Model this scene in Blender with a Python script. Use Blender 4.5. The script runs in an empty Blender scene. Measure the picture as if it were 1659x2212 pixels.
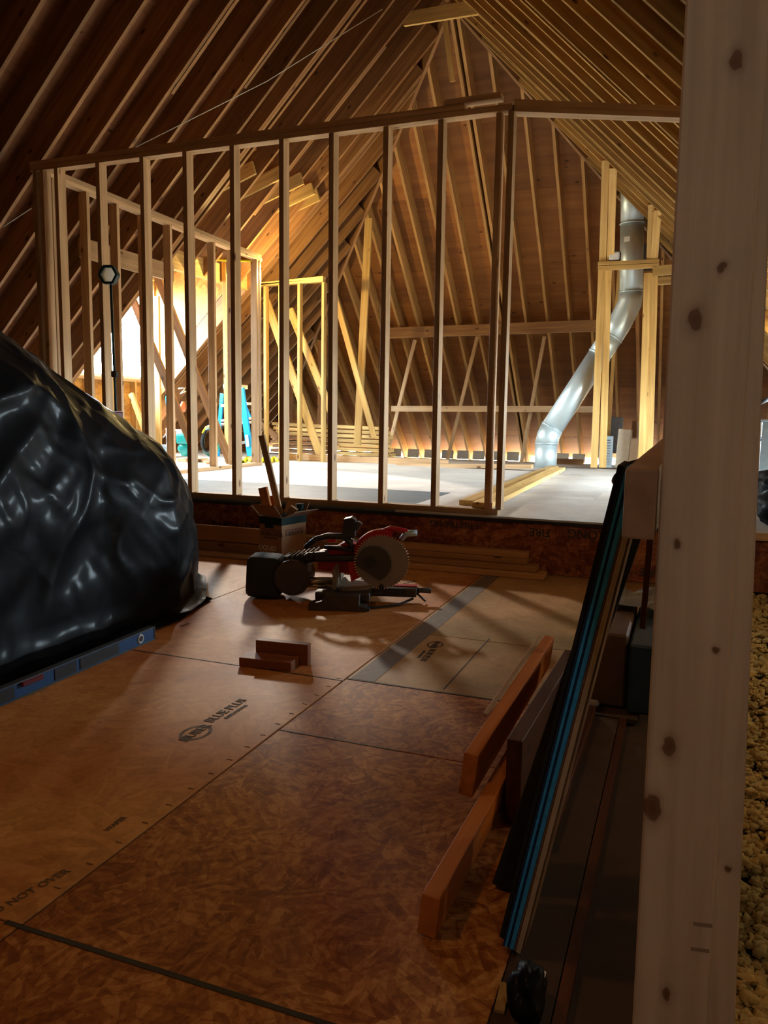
import bpy, bmesh, math, random
from mathutils import Vector, Matrix, noise

random.seed(7)
S = bpy.context.scene
COL = S.collection
R = math.radians

# ---------------------------------------------------------------- camera
W_PX, H_PX, F_PX = 1659, 2212, 1696.25
PITCH, ROLL, YAW = R(7.05025), R(0.89456), R(20.85455)
CAM = Vector((0, 0, 1.04))
_F = Vector((-math.sin(YAW) * math.cos(PITCH), math.cos(YAW) * math.cos(PITCH), -math.sin(PITCH)))
_R0 = Vector((math.cos(YAW), math.sin(YAW), 0)); _U0 = _R0.cross(_F)
_R = math.cos(ROLL) * _R0 + math.sin(ROLL) * _U0
_U = -math.sin(ROLL) * _R0 + math.cos(ROLL) * _U0
cd = bpy.data.cameras.new('camera'); cam = bpy.data.objects.new('camera', cd); COL.objects.link(cam)
M4 = Matrix((_R, _U, -_F)).transposed().to_4x4(); M4.translation = CAM
cam.matrix_world = M4
cd.sensor_fit = 'VERTICAL'; cd.sensor_height = 36; cd.lens = 36 * F_PX / H_PX
cd.clip_start = 0.02; cd.clip_end = 200
S.camera = cam

# ---------------------------------------------------------------- sky, window portals, added lamps, exposure
SKY = 150.0
w = bpy.data.worlds.new('sky'); S.world = w; w.use_nodes = True
nt = w.node_tree; nt.nodes.clear()
tc = nt.nodes.new('ShaderNodeTexCoord'); sx = nt.nodes.new('ShaderNodeSeparateXYZ')
cr = nt.nodes.new('ShaderNodeValToRGB'); bg = nt.nodes.new('ShaderNodeBackground'); wo = nt.nodes.new('ShaderNodeOutputWorld')
cr.color_ramp.elements[0].position = .47; cr.color_ramp.elements[0].color = (.26, .25, .20, 1)
cr.color_ramp.elements[1].position = .53; cr.color_ramp.elements[1].color = (.74, .89, 1.0, 1)
ma = nt.nodes.new('ShaderNodeMath'); ma.operation = 'MULTIPLY_ADD'; ma.inputs[1].default_value = .5; ma.inputs[2].default_value = .5
nt.links.new(tc.outputs['Generated'], sx.inputs[0]); nt.links.new(sx.outputs['Z'], ma.inputs[0])
nt.links.new(ma.outputs[0], cr.inputs[0]); nt.links.new(cr.outputs[0], bg.inputs[0])
bg.inputs[1].default_value = SKY; nt.links.new(bg.outputs[0], wo.inputs[0])


def area(name, loc, rot, sx_, sy_, portal=True, energy=0, color=(1, 1, 1)):
    l = bpy.data.lights.new(name, 'AREA'); l.shape = 'RECTANGLE'; l.size = sx_; l.size_y = sy_
    l.energy = energy; l.color = color
    try: l.cycles.is_portal = portal
    except Exception: pass
    o = bpy.data.objects.new(name, l); COL.objects.link(o); o.location = loc; o.rotation_euler = rot
    return o


# left dormer window (faces +X) and right dormer window (faces -X)
WL = dict(x=-7.45, y0=7.86, y1=9.78, z0=1.49, z1=2.86)
WR = dict(x=2.15, y0=6.7, y1=9.3, z0=.95, z1=1.80)
area('portal_left', (WL['x'] - .02, (WL['y0'] + WL['y1']) / 2, (WL['z0'] + WL['z1']) / 2), (0, R(-90), 0), WL['z1'] - WL['z0'], WL['y1'] - WL['y0'])
area('portal_right', (WR['x'] + .02, (WR['y0'] + WR['y1']) / 2, (WR['z0'] + WR['z1']) / 2), (0, R(90), 0), WR['z1'] - WR['z0'], WR['y1'] - WR['y0'])
# added light without fixtures: a spot bulb high under the near roof, a weak one behind the photographer, a pale one on the right over the insulation
lamp = bpy.data.lights.new('floor_fill', 'SPOT'); lamp.energy = 82; lamp.color = (1.0, .48, .16); lamp.shadow_soft_size = .25
lamp.spot_size = R(74); lamp.spot_blend = .9
lo = bpy.data.objects.new('floor_fill', lamp); COL.objects.link(lo); lo.location = (-2.3, .7, 4.6)
lo.rotation_euler = (Vector((-1.25, 2.0, 0)) - lo.location).to_track_quat('-Z', 'Y').to_euler()


def fill_light(name, loc, e, col, r=.06):
    l = bpy.data.lights.new(name, 'POINT'); l.energy = e; l.color = col; l.shadow_soft_size = r
    o = bpy.data.objects.new(name, l); COL.objects.link(o); o.location = loc


fill_light('post_fill', (.40, -.45, 1.55), 10.0, (1.0, .88, .73))  # added fill for the near post, no lamp stands there
fill_light('insulation_fill', (1.25, 3.0, 1.25), 15, (1.0, .88, .62))  # added fill for the insulation, out of view

# unseen spot added high behind the doubled end stud of the short partition, thrown towards the near floor, and an added yellow point for the rafters
wk = bpy.data.lights.new('patch_fill', 'SPOT'); wk.energy = 760; wk.color = (1.0, .90, .80); wk.shadow_soft_size = .13
wk.spot_size = R(50); wk.spot_blend = .12
wo_ = bpy.data.objects.new('patch_fill', wk); COL.objects.link(wo_); wo_.location = (-5.03, 9.12, 2.86)
wo_.rotation_euler = (Vector((-3.72, 6.90, .369)) - wo_.location).to_track_quat('-Z', 'Y').to_euler()
fill_light('rafter_fill', (-5.05, 9.16, 2.80), 105, (1.0, .74, .28), .04)

S.cycles.caustics_reflective = False; S.cycles.caustics_refractive = False
S.view_settings.view_transform = 'Standard'; S.view_settings.look = 'None'
S.view_settings.gamma = 1; S.view_settings.use_curve_mapping = False
S.view_settings.exposure = 0.0

# ---------------------------------------------------------------- geometry of the attic (lower floor z = 0)
PLAT = .369                                   # raised platform
SL, SR, SH = 8.543, 2.920, 15.035             # rafter undersides: left z-x, right z+x, far hip z+y
RX, RY, RZ = -2.81, 9.304, 5.73               # ridge end
WALL_Y = 5.246
DW = 1.05 * 1.0


def ray(px, py): return _F + _R * ((px - 829.5) / F_PX) - _U * ((py - 1106) / F_PX)


def on(px, py, n, d):                          # the point of a real surface n.p = d seen at a place of the photograph
    r = ray(px, py); n = Vector(n); return CAM + r * ((d - n.dot(CAM)) / n.dot(r))


def onz(px, py, z=0.): return on(px, py, (0, 0, 1), z)
def ony(px, py, y): return on(px, py, (0, 1, 0), y)
def onx(px, py, x): return on(px, py, (1, 0, 0), x)
def onL(px, py): return on(px, py, (-1, 0, 1), SL)
def onR(px, py): return on(px, py, (1, 0, 1), SR)
def onH(px, py): return on(px, py, (0, 1, 1), SH)


# ---------------------------------------------------------------- materials
MATS = {}


def new_mat(name):
    m = bpy.data.materials.new(name); m.use_nodes = True
    t = m.node_tree; b = t.nodes['Principled BSDF']; MATS[name] = m
    return m, t, b


def plain(name, col, rough=.6, metal=0., spec=.5, **kw):
    m, t, b = new_mat(name)
    N = t.nodes.new; L = t.links.new
    tx = N('ShaderNodeTexCoord'); no = N('ShaderNodeTexNoise'); no.inputs['Scale'].default_value = kw.get('scale', 25)
    no.inputs['Detail'].default_value = 4
    L(tx.outputs['Object'], no.inputs['Vector'])
    mx = N('ShaderNodeMix'); mx.data_type = 'RGBA'
    v = kw.get('vary', .25)
    mx.inputs['A'].default_value = (*[c * (1 - v) for c in col], 1); mx.inputs['B'].default_value = (*[min(1, c * (1 + v)) for c in col], 1)
    L(no.outputs['Fac'], mx.inputs['Factor']); L(mx.outputs['Result'], b.inputs['Base Color'])
    b.inputs['Roughness'].default_value = rough; b.inputs['Metallic'].default_value = metal
    b.inputs['Specular IOR Level'].default_value = spec
    return m


def wood(name, light, dark, rough=.62, knots=True, contrast=1., scale=1.):
    """sawn softwood, grain along local X"""
    m, t, b = new_mat(name); N = t.nodes.new; L = t.links.new
    tx = N('ShaderNodeTexCoord'); oi = N('ShaderNodeObjectInfo')
    add = N('ShaderNodeVectorMath'); add.operation = 'ADD'
    sc = N('ShaderNodeVectorMath'); sc.operation = 'SCALE'; sc.inputs[0].default_value = (17, 9, 13)
    L(oi.outputs['Random'], sc.inputs['Scale']); L(tx.outputs['Object'], add.inputs[0]); L(sc.outputs[0], add.inputs[1])
    mp = N('ShaderNodeMapping'); mp.inputs['Scale'].default_value = (1.2 * scale, 26 * scale, 26 * scale)
    L(add.outputs[0], mp.inputs['Vector'])
    n1 = N('ShaderNodeTexNoise'); n1.inputs['Scale'].default_value = 1.; n1.inputs['Detail'].default_value = 5; n1.inputs['Distortion'].default_value = .5
    L(mp.outputs[0], n1.inputs['Vector'])
    n2 = N('ShaderNodeTexNoise'); n2.inputs['Scale'].default_value = 2.2; n2.inputs['Detail'].default_value = 2
    L(add.outputs[0], n2.inputs['Vector'])
    r1 = N('ShaderNodeValToRGB'); r1.color_ramp.elements[0].position = .5 - .22 / contrast; r1.color_ramp.elements[1].position = .5 + .2 / contrast
    r1.color_ramp.elements[0].color = (*dark, 1); r1.color_ramp.elements[1].color = (*light, 1)
    L(n1.outputs['Fac'], r1.inputs[0])
    mx = N('ShaderNodeMix'); mx.data_type = 'RGBA'; mx.blend_type = 'MULTIPLY'; mx.inputs['Factor'].default_value = .55
    r2 = N('ShaderNodeValToRGB'); r2.color_ramp.elements[0].position = .3; r2.color_ramp.elements[0].color = (.72, .66, .6, 1); r2.color_ramp.elements[1].position = .7
    L(n2.outputs['Fac'], r2.inputs[0]); L(r1.outputs[0], mx.inputs['A']); L(r2.outputs[0], mx.inputs['B'])
    out = mx.outputs['Result']
    # board to board tone
    mv = N('ShaderNodeHueSaturation'); mr = N('ShaderNodeMapRange'); mr.inputs['To Min'].default_value = .72; mr.inputs['To Max'].default_value = 1.15
    L(oi.outputs['Random'], mr.inputs['Value']); L(mr.outputs[0], mv.inputs['Value']); L(out, mv.inputs['Color']); out = mv.outputs[0]
    if knots:
        mk = N('ShaderNodeMapping'); mk.inputs['Scale'].default_value = (3.2, 7.5, 7.5)
        L(add.outputs[0], mk.inputs['Vector'])
        vo = N('ShaderNodeTexVoronoi'); vo.inputs['Scale'].default_value = 1.; vo.inputs['Randomness'].default_value = 1
        L(mk.outputs[0], vo.inputs['Vector'])
        rk = N('ShaderNodeValToRGB'); rk.color_ramp.elements[0].position = .06; rk.color_ramp.elements[0].color = (1, 1, 1, 1)
        rk.color_ramp.elements[1].position = .13; rk.color_ramp.elements[1].color = (0, 0, 0, 1)
        L(vo.outputs['Distance'], rk.inputs[0])
        m3 = N('ShaderNodeMix'); m3.data_type = 'RGBA'; L(rk.outputs[0], m3.inputs['Factor']); L(out, m3.inputs['A'])
        m3.inputs['B'].default_value = (dark[0] * .3, dark[1] * .22, dark[2] * .2, 1); out = m3.outputs['Result']
    L(out, b.inputs['Base Color']); b.inputs['Roughness'].default_value = rough; b.inputs['Specular IOR Level'].default_value = .3
    bu = N('ShaderNodeBump'); bu.inputs['Strength'].default_value = .25; bu.inputs['Distance'].default_value = .002
    L(n1.outputs['Fac'], bu.inputs['Height']); L(bu.outputs[0], b.inputs['Normal'])
    return m


def osb(name, tones, scale=22., rough=.6, flake=1., stain=None, spec=.3, bump=.3):
    """flake board: overlapping wood strands lying in all directions"""
    m, t, b = new_mat(name); N = t.nodes.new; L = t.links.new
    tx = N('ShaderNodeTexCoord'); oi = N('ShaderNodeObjectInfo')
    add = N('ShaderNodeVectorMath'); add.operation = 'ADD'; sc = N('ShaderNodeVectorMath'); sc.operation = 'SCALE'; sc.inputs[0].default_value = (7, 5, 3)
    L(oi.outputs['Random'], sc.inputs['Scale']); L(tx.outputs['Object'], add.inputs[0]); L(sc.outputs[0], add.inputs[1])
    def layer(cell, off, fine):
        mp = N('ShaderNodeMapping'); mp.inputs['Location'].default_value = (off, off * .7, 0); mp.inputs['Scale'].default_value = (cell, cell * 1.0, cell)
        wn = N('ShaderNodeTexNoise'); wn.inputs['Scale'].default_value = 9; wn.inputs['Detail'].default_value = 3; L(add.outputs[0], wn.inputs['Vector'])
        wm = N('ShaderNodeVectorMath'); wm.operation = 'SCALE'; wm.inputs['Scale'].default_value = .05; L(wn.outputs['Color'], wm.inputs[0])
        wa = N('ShaderNodeVectorMath'); wa.operation = 'ADD'; L(add.outputs[0], wa.inputs[0]); L(wm.outputs[0], wa.inputs[1]); L(wa.outputs[0], mp.inputs['Vector'])
        vo = N('ShaderNodeTexVoronoi'); vo.inputs['Scale'].default_value = 1.; L(mp.outputs[0], vo.inputs['Vector'])
        sp = N('ShaderNodeSeparateColor'); L(vo.outputs['Color'], sp.inputs[0])
        an = N('ShaderNodeMath'); an.operation = 'MULTIPLY'; an.inputs[1].default_value = 3.14; L(sp.outputs[0], an.inputs[0])
        ro = N('ShaderNodeVectorRotate'); ro.rotation_type = 'Z_AXIS'; L(an.outputs[0], ro.inputs['Angle']); L(add.outputs[0], ro.inputs['Vector'])
        m2 = N('ShaderNodeMapping'); m2.inputs['Scale'].default_value = (fine * .16, fine, fine); L(ro.outputs[0], m2.inputs['Vector'])
        v2 = N('ShaderNodeTexVoronoi'); v2.inputs['Scale'].default_value = 1.; L(m2.outputs[0], v2.inputs['Vector'])
        s2 = N('ShaderNodeSeparateColor'); L(v2.outputs['Color'], s2.inputs[0])
        mm = N('ShaderNodeMix'); mm.inputs['Factor'].default_value = .72; L(sp.outputs[1], mm.inputs['A']); L(s2.outputs[0], mm.inputs['B'])
        return mm.outputs['Result']
    l1, l2 = layer(scale * .30, 0, scale * 1.25), layer(scale * .42, 4.3, scale * 1.9)
    m0 = N('ShaderNodeMix'); m0.inputs['Factor'].default_value = .45; L(l1, m0.inputs['A']); L(l2, m0.inputs['B']); cur = m0.outputs['Result']
    gr = N('ShaderNodeTexNoise'); gr.inputs['Scale'].default_value = 60; gr.inputs['Detail'].default_value = 5; L(add.outputs[0], gr.inputs['Vector'])
    md = N('ShaderNodeMix'); md.inputs['Factor'].default_value = .45; L(cur, md.inputs['A']); L(gr.outputs['Fac'], md.inputs['B'])
    mf = N('ShaderNodeMix'); mf.inputs['A'].default_value = .5; mf.inputs['Factor'].default_value = flake; L(md.outputs['Result'], mf.inputs['B'])
    r1 = N('ShaderNodeValToRGB'); e = r1.color_ramp.elements
    e[0].position = .33; e[0].color = (*tones[0], 1); e[1].position = .68; e[1].color = (*tones[2], 1)
    x = e.new(.5); x.color = (*tones[1], 1)
    L(mf.outputs['Result'], r1.inputs[0]); out = r1.outputs[0]
    bigp = N('ShaderNodeTexNoise'); bigp.inputs['Scale'].default_value = 1.4; bigp.inputs['Detail'].default_value = 4; L(add.outputs[0], bigp.inputs['Vector'])
    rb = N('ShaderNodeValToRGB'); rb.color_ramp.elements[0].position = .35; rb.color_ramp.elements[1].position = .65
    s = stain or (.75, .7, .65)
    rb.color_ramp.elements[0].color = (*s, 1); rb.color_ramp.elements[1].color = (1, 1, 1, 1)
    L(bigp.outputs['Fac'], rb.inputs[0])
    mu = N('ShaderNodeMix'); mu.data_type = 'RGBA'; mu.blend_type = 'MULTIPLY'; mu.inputs['Factor'].default_value = 1
    L(out, mu.inputs['A']); L(rb.outputs[0], mu.inputs['B'])
    L(mu.outputs['Result'], b.inputs['Base Color']); b.inputs['Roughness'].default_value = rough; b.inputs['Specular IOR Level'].default_value = spec
    bu = N('ShaderNodeBump'); bu.inputs['Strength'].default_value = bump; bu.inputs['Distance'].default_value = .002
    L(cur, bu.inputs['Height']); L(bu.outputs[0], b.inputs['Normal'])
    return m


wood('stud_wood', (.66, .43, .24), (.42, .25, .12))
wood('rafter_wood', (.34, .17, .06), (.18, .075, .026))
wood('rafter_lit', (.55, .34, .11), (.33, .18, .05))  # brighter rafter copy, light on the right slope put into its colour
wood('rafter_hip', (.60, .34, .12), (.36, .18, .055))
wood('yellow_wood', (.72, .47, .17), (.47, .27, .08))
wood('post_wood', (.62, .49, .37), (.46, .345, .25), knots=False, contrast=1.1, scale=1.6)


def add_knots(mname, pts, col=(.16, .07, .035)):
    m = MATS[mname]; t = m.node_tree; N = t.nodes.new; L = t.links.new; b = t.nodes['Principled BSDF']
    src = b.inputs['Base Color'].links[0].from_socket
    tx = N('ShaderNodeTexCoord'); no = N('ShaderNodeTexNoise'); no.inputs['Scale'].default_value = 55; no.inputs['Detail'].default_value = 3; L(tx.outputs['Object'], no.inputs['Vector'])
    nm = N('ShaderNodeVectorMath'); nm.operation = 'MULTIPLY_ADD'; nm.inputs[1].default_value = (.012, .012, 0); L(no.outputs['Color'], nm.inputs[0]); L(tx.outputs['Object'], nm.inputs[2])
    for lx, ly, r_ in pts:
        s = N('ShaderNodeVectorMath'); s.operation = 'SUBTRACT'; s.inputs[1].default_value = (lx + .006, ly + .006, 0); L(nm.outputs[0], s.inputs[0])
        q = N('ShaderNodeVectorMath'); q.operation = 'MULTIPLY'; q.inputs[1].default_value = (.62 / r_, 1 / r_, 0); L(s.outputs[0], q.inputs[0])
        ln = N('ShaderNodeVectorMath'); ln.operation = 'LENGTH'; L(q.outputs[0], ln.inputs[0])
        rp = N('ShaderNodeValToRGB'); e = rp.color_ramp.elements; e[0].position = 0; e[0].color = (1, 1, 1, 1); e[1].position = 1; e[1].color = (0, 0, 0, 1)
        k = e.new(.38); k.color = (.9, .9, .9, 1); k = e.new(.46); k.color = (.38, .38, .38, 1); k = e.new(.7); k.color = (.14, .14, .14, 1)
        dv = N('ShaderNodeMath'); dv.operation = 'DIVIDE'; dv.inputs[1].default_value = 2.; L(ln.outputs['Value'], dv.inputs[0]); L(dv.outputs[0], rp.inputs[0])
        mx = N('ShaderNodeMix'); mx.data_type = 'RGBA'; L(rp.outputs[0], mx.inputs['Factor']); L(src, mx.inputs['A']); mx.inputs['B'].default_value = (*col, 1); src = mx.outputs['Result']
    L(src, b.inputs['Base Color'])


KN = []
for _px, _py, _r in ((1500, 690, .0095), (1446, 1612, .0095), (1408, 1745, .0125), (1562, 577, .005), (1462, 1175, .004), (1545, 1405, .0035), (1440, 2150, .007), (1590, 130, .008)):
    _c = ony(_px, _py, 1.0); KN.append((_c.z - .925, _c.x - (.0270 + (.0115 - .0270) * (_c.z + .35) / 2.55), _r))
add_knots('post_wood', KN)
wood('red_wood', (.66, .23, .05), (.44, .13, .025))
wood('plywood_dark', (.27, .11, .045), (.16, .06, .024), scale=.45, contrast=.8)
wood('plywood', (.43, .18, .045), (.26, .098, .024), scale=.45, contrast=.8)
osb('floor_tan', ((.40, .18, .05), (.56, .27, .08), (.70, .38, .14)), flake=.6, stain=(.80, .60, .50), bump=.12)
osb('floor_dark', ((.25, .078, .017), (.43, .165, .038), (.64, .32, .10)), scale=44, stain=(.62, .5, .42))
osb('floor_grey', ((.38, .21, .085), (.50, .28, .12), (.60, .36, .17)), flake=.45, stain=(.50, .58, .46), bump=.1)
osb('riser_osb', ((.17, .045, .02), (.33, .10, .035), (.52, .22, .08)), scale=17, stain=(.55, .42, .4))
osb('wall_osb', ((.30, .12, .02), (.42, .19, .035), (.55, .29, .06)), scale=13, stain=(.85, .8, .75))
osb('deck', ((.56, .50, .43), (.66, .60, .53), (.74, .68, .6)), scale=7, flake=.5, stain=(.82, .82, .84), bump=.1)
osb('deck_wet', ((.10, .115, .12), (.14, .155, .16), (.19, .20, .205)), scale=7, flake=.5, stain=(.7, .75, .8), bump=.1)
plain('shaded_board', (.06, .03, .014), .8, vary=.6, scale=9)  # floor strips by the bundle and post, their shade put into the colour
plain('pale_board', (.62, .52, .36), .8, vary=.15)
plain('dark_base', (.035, .022, .014), .9)
plain('floor_seam', (.16, .12, .09), .7, vary=.4)
plain('ink', (.035, .028, .024), .7, vary=.5)
plain('white_ink', (.62, .6, .55), .6)
plain('galvanized', (.66, .76, .78), .42, .6, vary=.10, scale=9)
plain('galvanized_dull', (.42, .50, .55), .5, .8, vary=.2)
plain('steel', (.62, .62, .62), .28, 1.)
plain('carbide', (.9, .9, .88), .2, 1.)
plain('black_plastic', (.018, .018, .02), .45)
plain('black_rubber', (.012, .012, .013), .6)
plain('red_paint', (.42, .012, .018), .35, vary=.12)
plain('cast_metal', (.075, .062, .052), .5, .6)
plain('cardboard', (.27, .15, .075), .85, vary=.1)
plain('cardboard_dark', (.018, .032, .032), .9, spec=.1)
plain('faded_ink', (.14, .085, .045), .8, vary=.6)
plain('level_blue', (.006, .065, .20), .4, vary=.15)
plain('foam_blue', (.03, .32, .75), .7, vary=.3, scale=60)
plain('foam_navy', (.008, .03, .10), .8)
plain('beige_edge', (.42, .34, .25), .7, vary=.2)
plain('brown_edge', (.16, .085, .045), .8)
plain('bag_black', (.012, .013, .016), .8)
plain('ladder_blue', (.01, .30, .62), .35, vary=.1)
plain('aluminium', (.8, .82, .84), .3, 1.)
plain('teal_paint', (.01, .24, .22), .35)
plain('orange_red', (.85, .13, .03), .4)
plain('white_plastic', (.75, .76, .76), .4)
plain('yellow_cord', (.85, .72, .02), .5)
plain('string_white', (.55, .52, .45), .6)
plain('fabric_dark', (.02, .022, .026), .9)
plain('insul_gold', (.52, .36, .12), .95, vary=.7, scale=9)
plain('red_case', (.14, .012, .02), .4)
plain('lens', (.75, .8, .8), .5, vary=.1)
MATS['lens'].node_tree.nodes['Principled BSDF'].inputs['Transmission Weight'].default_value = .8
plain('paper_brown', (.09, .045, .022), .6)
plain('paper_blue', (.012, .035, .06), .5)

plain('knot_wood', (.22, .10, .05), .6, vary=.5, scale=300)
plain('smudge', (.30, .21, .14), .8)
wood('rail_wood', (.42, .26, .16), (.28, .16, .09))
wood('riser_wood', (.12, .036, .012), (.06, .018, .006))
wood('block_wood', (.40, .14, .05), (.26, .085, .03), knots=False)
wood('block_tan', (.62, .35, .14), (.46, .23, .08))
plain('cast_tan', (.22, .17, .12), .5, .3)
plain('level_edge', (.10, .12, .14), .4, .6)
plain('lamp_teal', (.012, .06, .08), .5)
plain('brass', (.42, .33, .18), .35, 1.)
plain('smoke', (.05, .04, .034), .4)
plain('blade_steel', (.30, .27, .24), .42, .85, vary=.2, scale=12)
plain('film', (.30, .26, .22), .25)


def plastic_mat():
    m, t, b = new_mat('black_poly'); N = t.nodes.new; L = t.links.new
    b.inputs['Base Color'].default_value = (.006, .007, .009, 1)
    tx = N('ShaderNodeTexCoord'); n = N('ShaderNodeTexNoise'); n.inputs['Scale'].default_value = 2.0; n.inputs['Detail'].default_value = 4; n.inputs['Distortion'].default_value = .6
    v = N('ShaderNodeTexVoronoi'); v.feature = 'DISTANCE_TO_EDGE'; v.inputs['Scale'].default_value = 2.6
    wr = N('ShaderNodeVectorMath'); wr.operation = 'SCALE'; wr.inputs['Scale'].default_value = .5; L(n.outputs['Color'], wr.inputs[0])
    ad = N('ShaderNodeVectorMath'); ad.operation = 'ADD'; L(tx.outputs['Object'], n.inputs['Vector']); L(tx.outputs['Object'], ad.inputs[0]); L(wr.outputs[0], ad.inputs[1]); L(ad.outputs[0], v.inputs['Vector'])
    rr = N('ShaderNodeValToRGB'); rr.color_ramp.elements[1].position = .12; L(v.outputs['Distance'], rr.inputs[0])
    mx = N('ShaderNodeMath'); mx.operation = 'MULTIPLY_ADD'; mx.inputs[1].default_value = -.35; L(rr.outputs[0], mx.inputs[0]); L(n.outputs['Fac'], mx.inputs[2])
    bu = N('ShaderNodeBump'); bu.inputs['Strength'].default_value = .15; bu.inputs['Distance'].default_value = .02
    L(mx.outputs[0], bu.inputs['Height']); L(bu.outputs[0], b.inputs['Normal'])
    b.inputs['Roughness'].default_value = .5; b.inputs['Specular IOR Level'].default_value = .07; b.inputs['Coat Weight'].default_value = .045; b.inputs['Coat Roughness'].default_value = .16


plastic_mat()


def glass_mat():
    m, t, b = new_mat('window_glass'); N = t.nodes.new; L = t.links.new
    tr = N('ShaderNodeBsdfTransparent'); tr.inputs[0].default_value = (.94, .96, .96, 1)
    gl = N('ShaderNodeBsdfGlossy'); gl.inputs['Roughness'].default_value = .05
    mx = N('ShaderNodeMixShader'); mx.inputs[0].default_value = .06
    L(tr.outputs[0], mx.inputs[1]); L(gl.outputs[0], mx.inputs[2]); L(mx.outputs[0], t.nodes['Material Output'].inputs[0])


glass_mat()


# ---------------------------------------------------------------- builders
def empty(name, loc=(0, 0, 0), rz=0., parent=None):
    o = bpy.data.objects.new(name, None); COL.objects.link(o); o.location = loc; o.rotation_euler = (0, 0, rz)
    o.empty_display_size = .1
    if parent: o.parent = parent
    return o


def tag(o, label=None, cat=None, group=None, kind=None):
    if label: o['label'] = label
    if cat: o['category'] = cat
    if group: o['group'] = group
    if kind: o['kind'] = kind
    return o


def thing(name, label, cat, loc=(0, 0, 0), rz=0., group=None):
    return tag(empty(name, loc, rz), label, cat, group)


def obj(name, bm, mat, parent=None, mw=None, smooth=False):
    me = bpy.data.meshes.new(name); bm.normal_update(); bm.to_mesh(me); bm.free()
    me.materials.append(MATS[mat])
    if smooth:
        for p in me.polygons: p.use_smooth = True
    o = bpy.data.objects.new(name, me); COL.objects.link(o)
    if parent: o.parent = parent
    if mw is not None: o.matrix_basis = mw if parent is None else mw
    return o


def cube_bm(sx_, sy_, sz, bevel=0., seg=1, centre=(0, 0, 0)):
    bm = bmesh.new(); bmesh.ops.create_cube(bm, size=1)
    bmesh.ops.scale(bm, vec=(sx_, sy_, sz), verts=bm.verts)
    if bevel > 0: bmesh.ops.bevel(bm, geom=list(bm.edges), offset=bevel, segments=seg, affect='EDGES', profile=.6)
    bmesh.ops.translate(bm, vec=centre, verts=bm.verts)
    return bm


def frame_mat(p0, p1, up=(0, 0, 1), roll=0.):
    """local X from p0 to p1, local Z as near as possible to up; origin midway"""
    p0, p1 = Vector(p0), Vector(p1); x = (p1 - p0).normalized(); up = Vector(up)
    z = (up - x * up.dot(x)).normalized(); y = z.cross(x)
    if roll: q = Matrix.Rotation(roll, 3, x); y = q @ y; z = q @ z
    m = Matrix((x, y, z)).transposed().to_4x4(); m.translation = (p0 + p1) / 2
    return m


def board(name, p0, p1, wy, hz, mat='stud_wood', parent=None, up=(0, 0, 1), roll=0., bevel=0., off=(0, 0), taper=None):
    """timber from p0 to p1; wy across, hz along the up direction; off shifts the section"""
    L_ = (Vector(p1) - Vector(p0)).length
    bm = cube_bm(L_, wy, hz, bevel, 1 if bevel < .003 else 2, (0, off[0], off[1]))
    return obj(name, bm, mat, parent, frame_mat(p0, p1, up, roll))


def box(name, c, s, mat, parent=None, rz=0., bevel=0., seg=1, rot=None):
    m = Matrix.Translation(c) @ (Matrix.Rotation(rz, 4, 'Z') if rot is None else rot)
    return obj(name, cube_bm(*s, bevel, seg), mat, parent, m)


def tube_bm(pts, r, seg=12, closed=False, caps=True):
    bm = bmesh.new(); rings = []; pts = [Vector(p) for p in pts]; n = len(pts)
    rr = r if isinstance(r, (list, tuple)) else [r] * n
    ref = None
    for i, p in enumerate(pts):
        a = pts[(i - 1) % n] if (i > 0 or closed) else p; b = pts[(i + 1) % n] if (i < n - 1 or closed) else p
        d = (b - a).normalized()
        if ref is None: ref = d.orthogonal().normalized()
        ref = (ref - d * ref.dot(d)).normalized(); s = d.cross(ref)
        rings.append([bm.verts.new(p + (ref * math.cos(2 * math.pi * k / seg) + s * math.sin(2 * math.pi * k / seg)) * rr[i]) for k in range(seg)])
    m = n if closed else n - 1
    for i in range(m):
        A, B = rings[i], rings[(i + 1) % n]
        for k in range(seg): bm.faces.new((A[k], A[(k + 1) % seg], B[(k + 1) % seg], B[k]))
    if caps and not closed: bm.faces.new(rings[0][::-1]); bm.faces.new(rings[-1])
    return bm


def tube(name, pts, r, mat, parent=None, seg=12, closed=False, caps=True):
    return obj(name, tube_bm(pts, r, seg, closed, caps), mat, parent, None, True)


def cyl(name, a, b, r, mat, parent=None, seg=20, r2=None):
    o = obj(name, tube_bm([a, b], [r, r if r2 is None else r2], seg), mat, parent)
    for p in o.data.polygons: p.use_smooth = len(p.vertices) == 4
    return o


def prism_bm(poly, axis_vec, base=(0, 0, 0), ex=(1, 0, 0), ey=(0, 0, 1)):
    """extrude the 2D outline poly (in ex, ey) along axis_vec"""
    bm = bmesh.new(); ex, ey, ax, b0 = Vector(ex), Vector(ey), Vector(axis_vec), Vector(base)
    A = [bm.verts.new(b0 + ex * x + ey * y) for x, y in poly]; B = [bm.verts.new(v.co + ax) for v in A]
    n = len(A); bm.faces.new(A[::-1]); bm.faces.new(B)
    for i in range(n): bm.faces.new((A[i], A[(i + 1) % n], B[(i + 1) % n], B[i]))
    bmesh.ops.recalc_face_normals(bm, faces=bm.faces)
    return bm


def clip(poly, a, b, c):
    """keep the part of a 2D polygon where a x + b y <= c"""
    out = []
    for i in range(len(poly)):
        p, q = poly[i], poly[(i + 1) % len(poly)]; dp, dq = a * p[0] + b * p[1] - c, a * q[0] + b * q[1] - c
        if dp <= 0: out.append(p)
        if dp * dq < 0: s = dp / (dp - dq); out.append((p[0] + s * (q[0] - p[0]), p[1] + s * (q[1] - p[1])))
    return out


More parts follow.
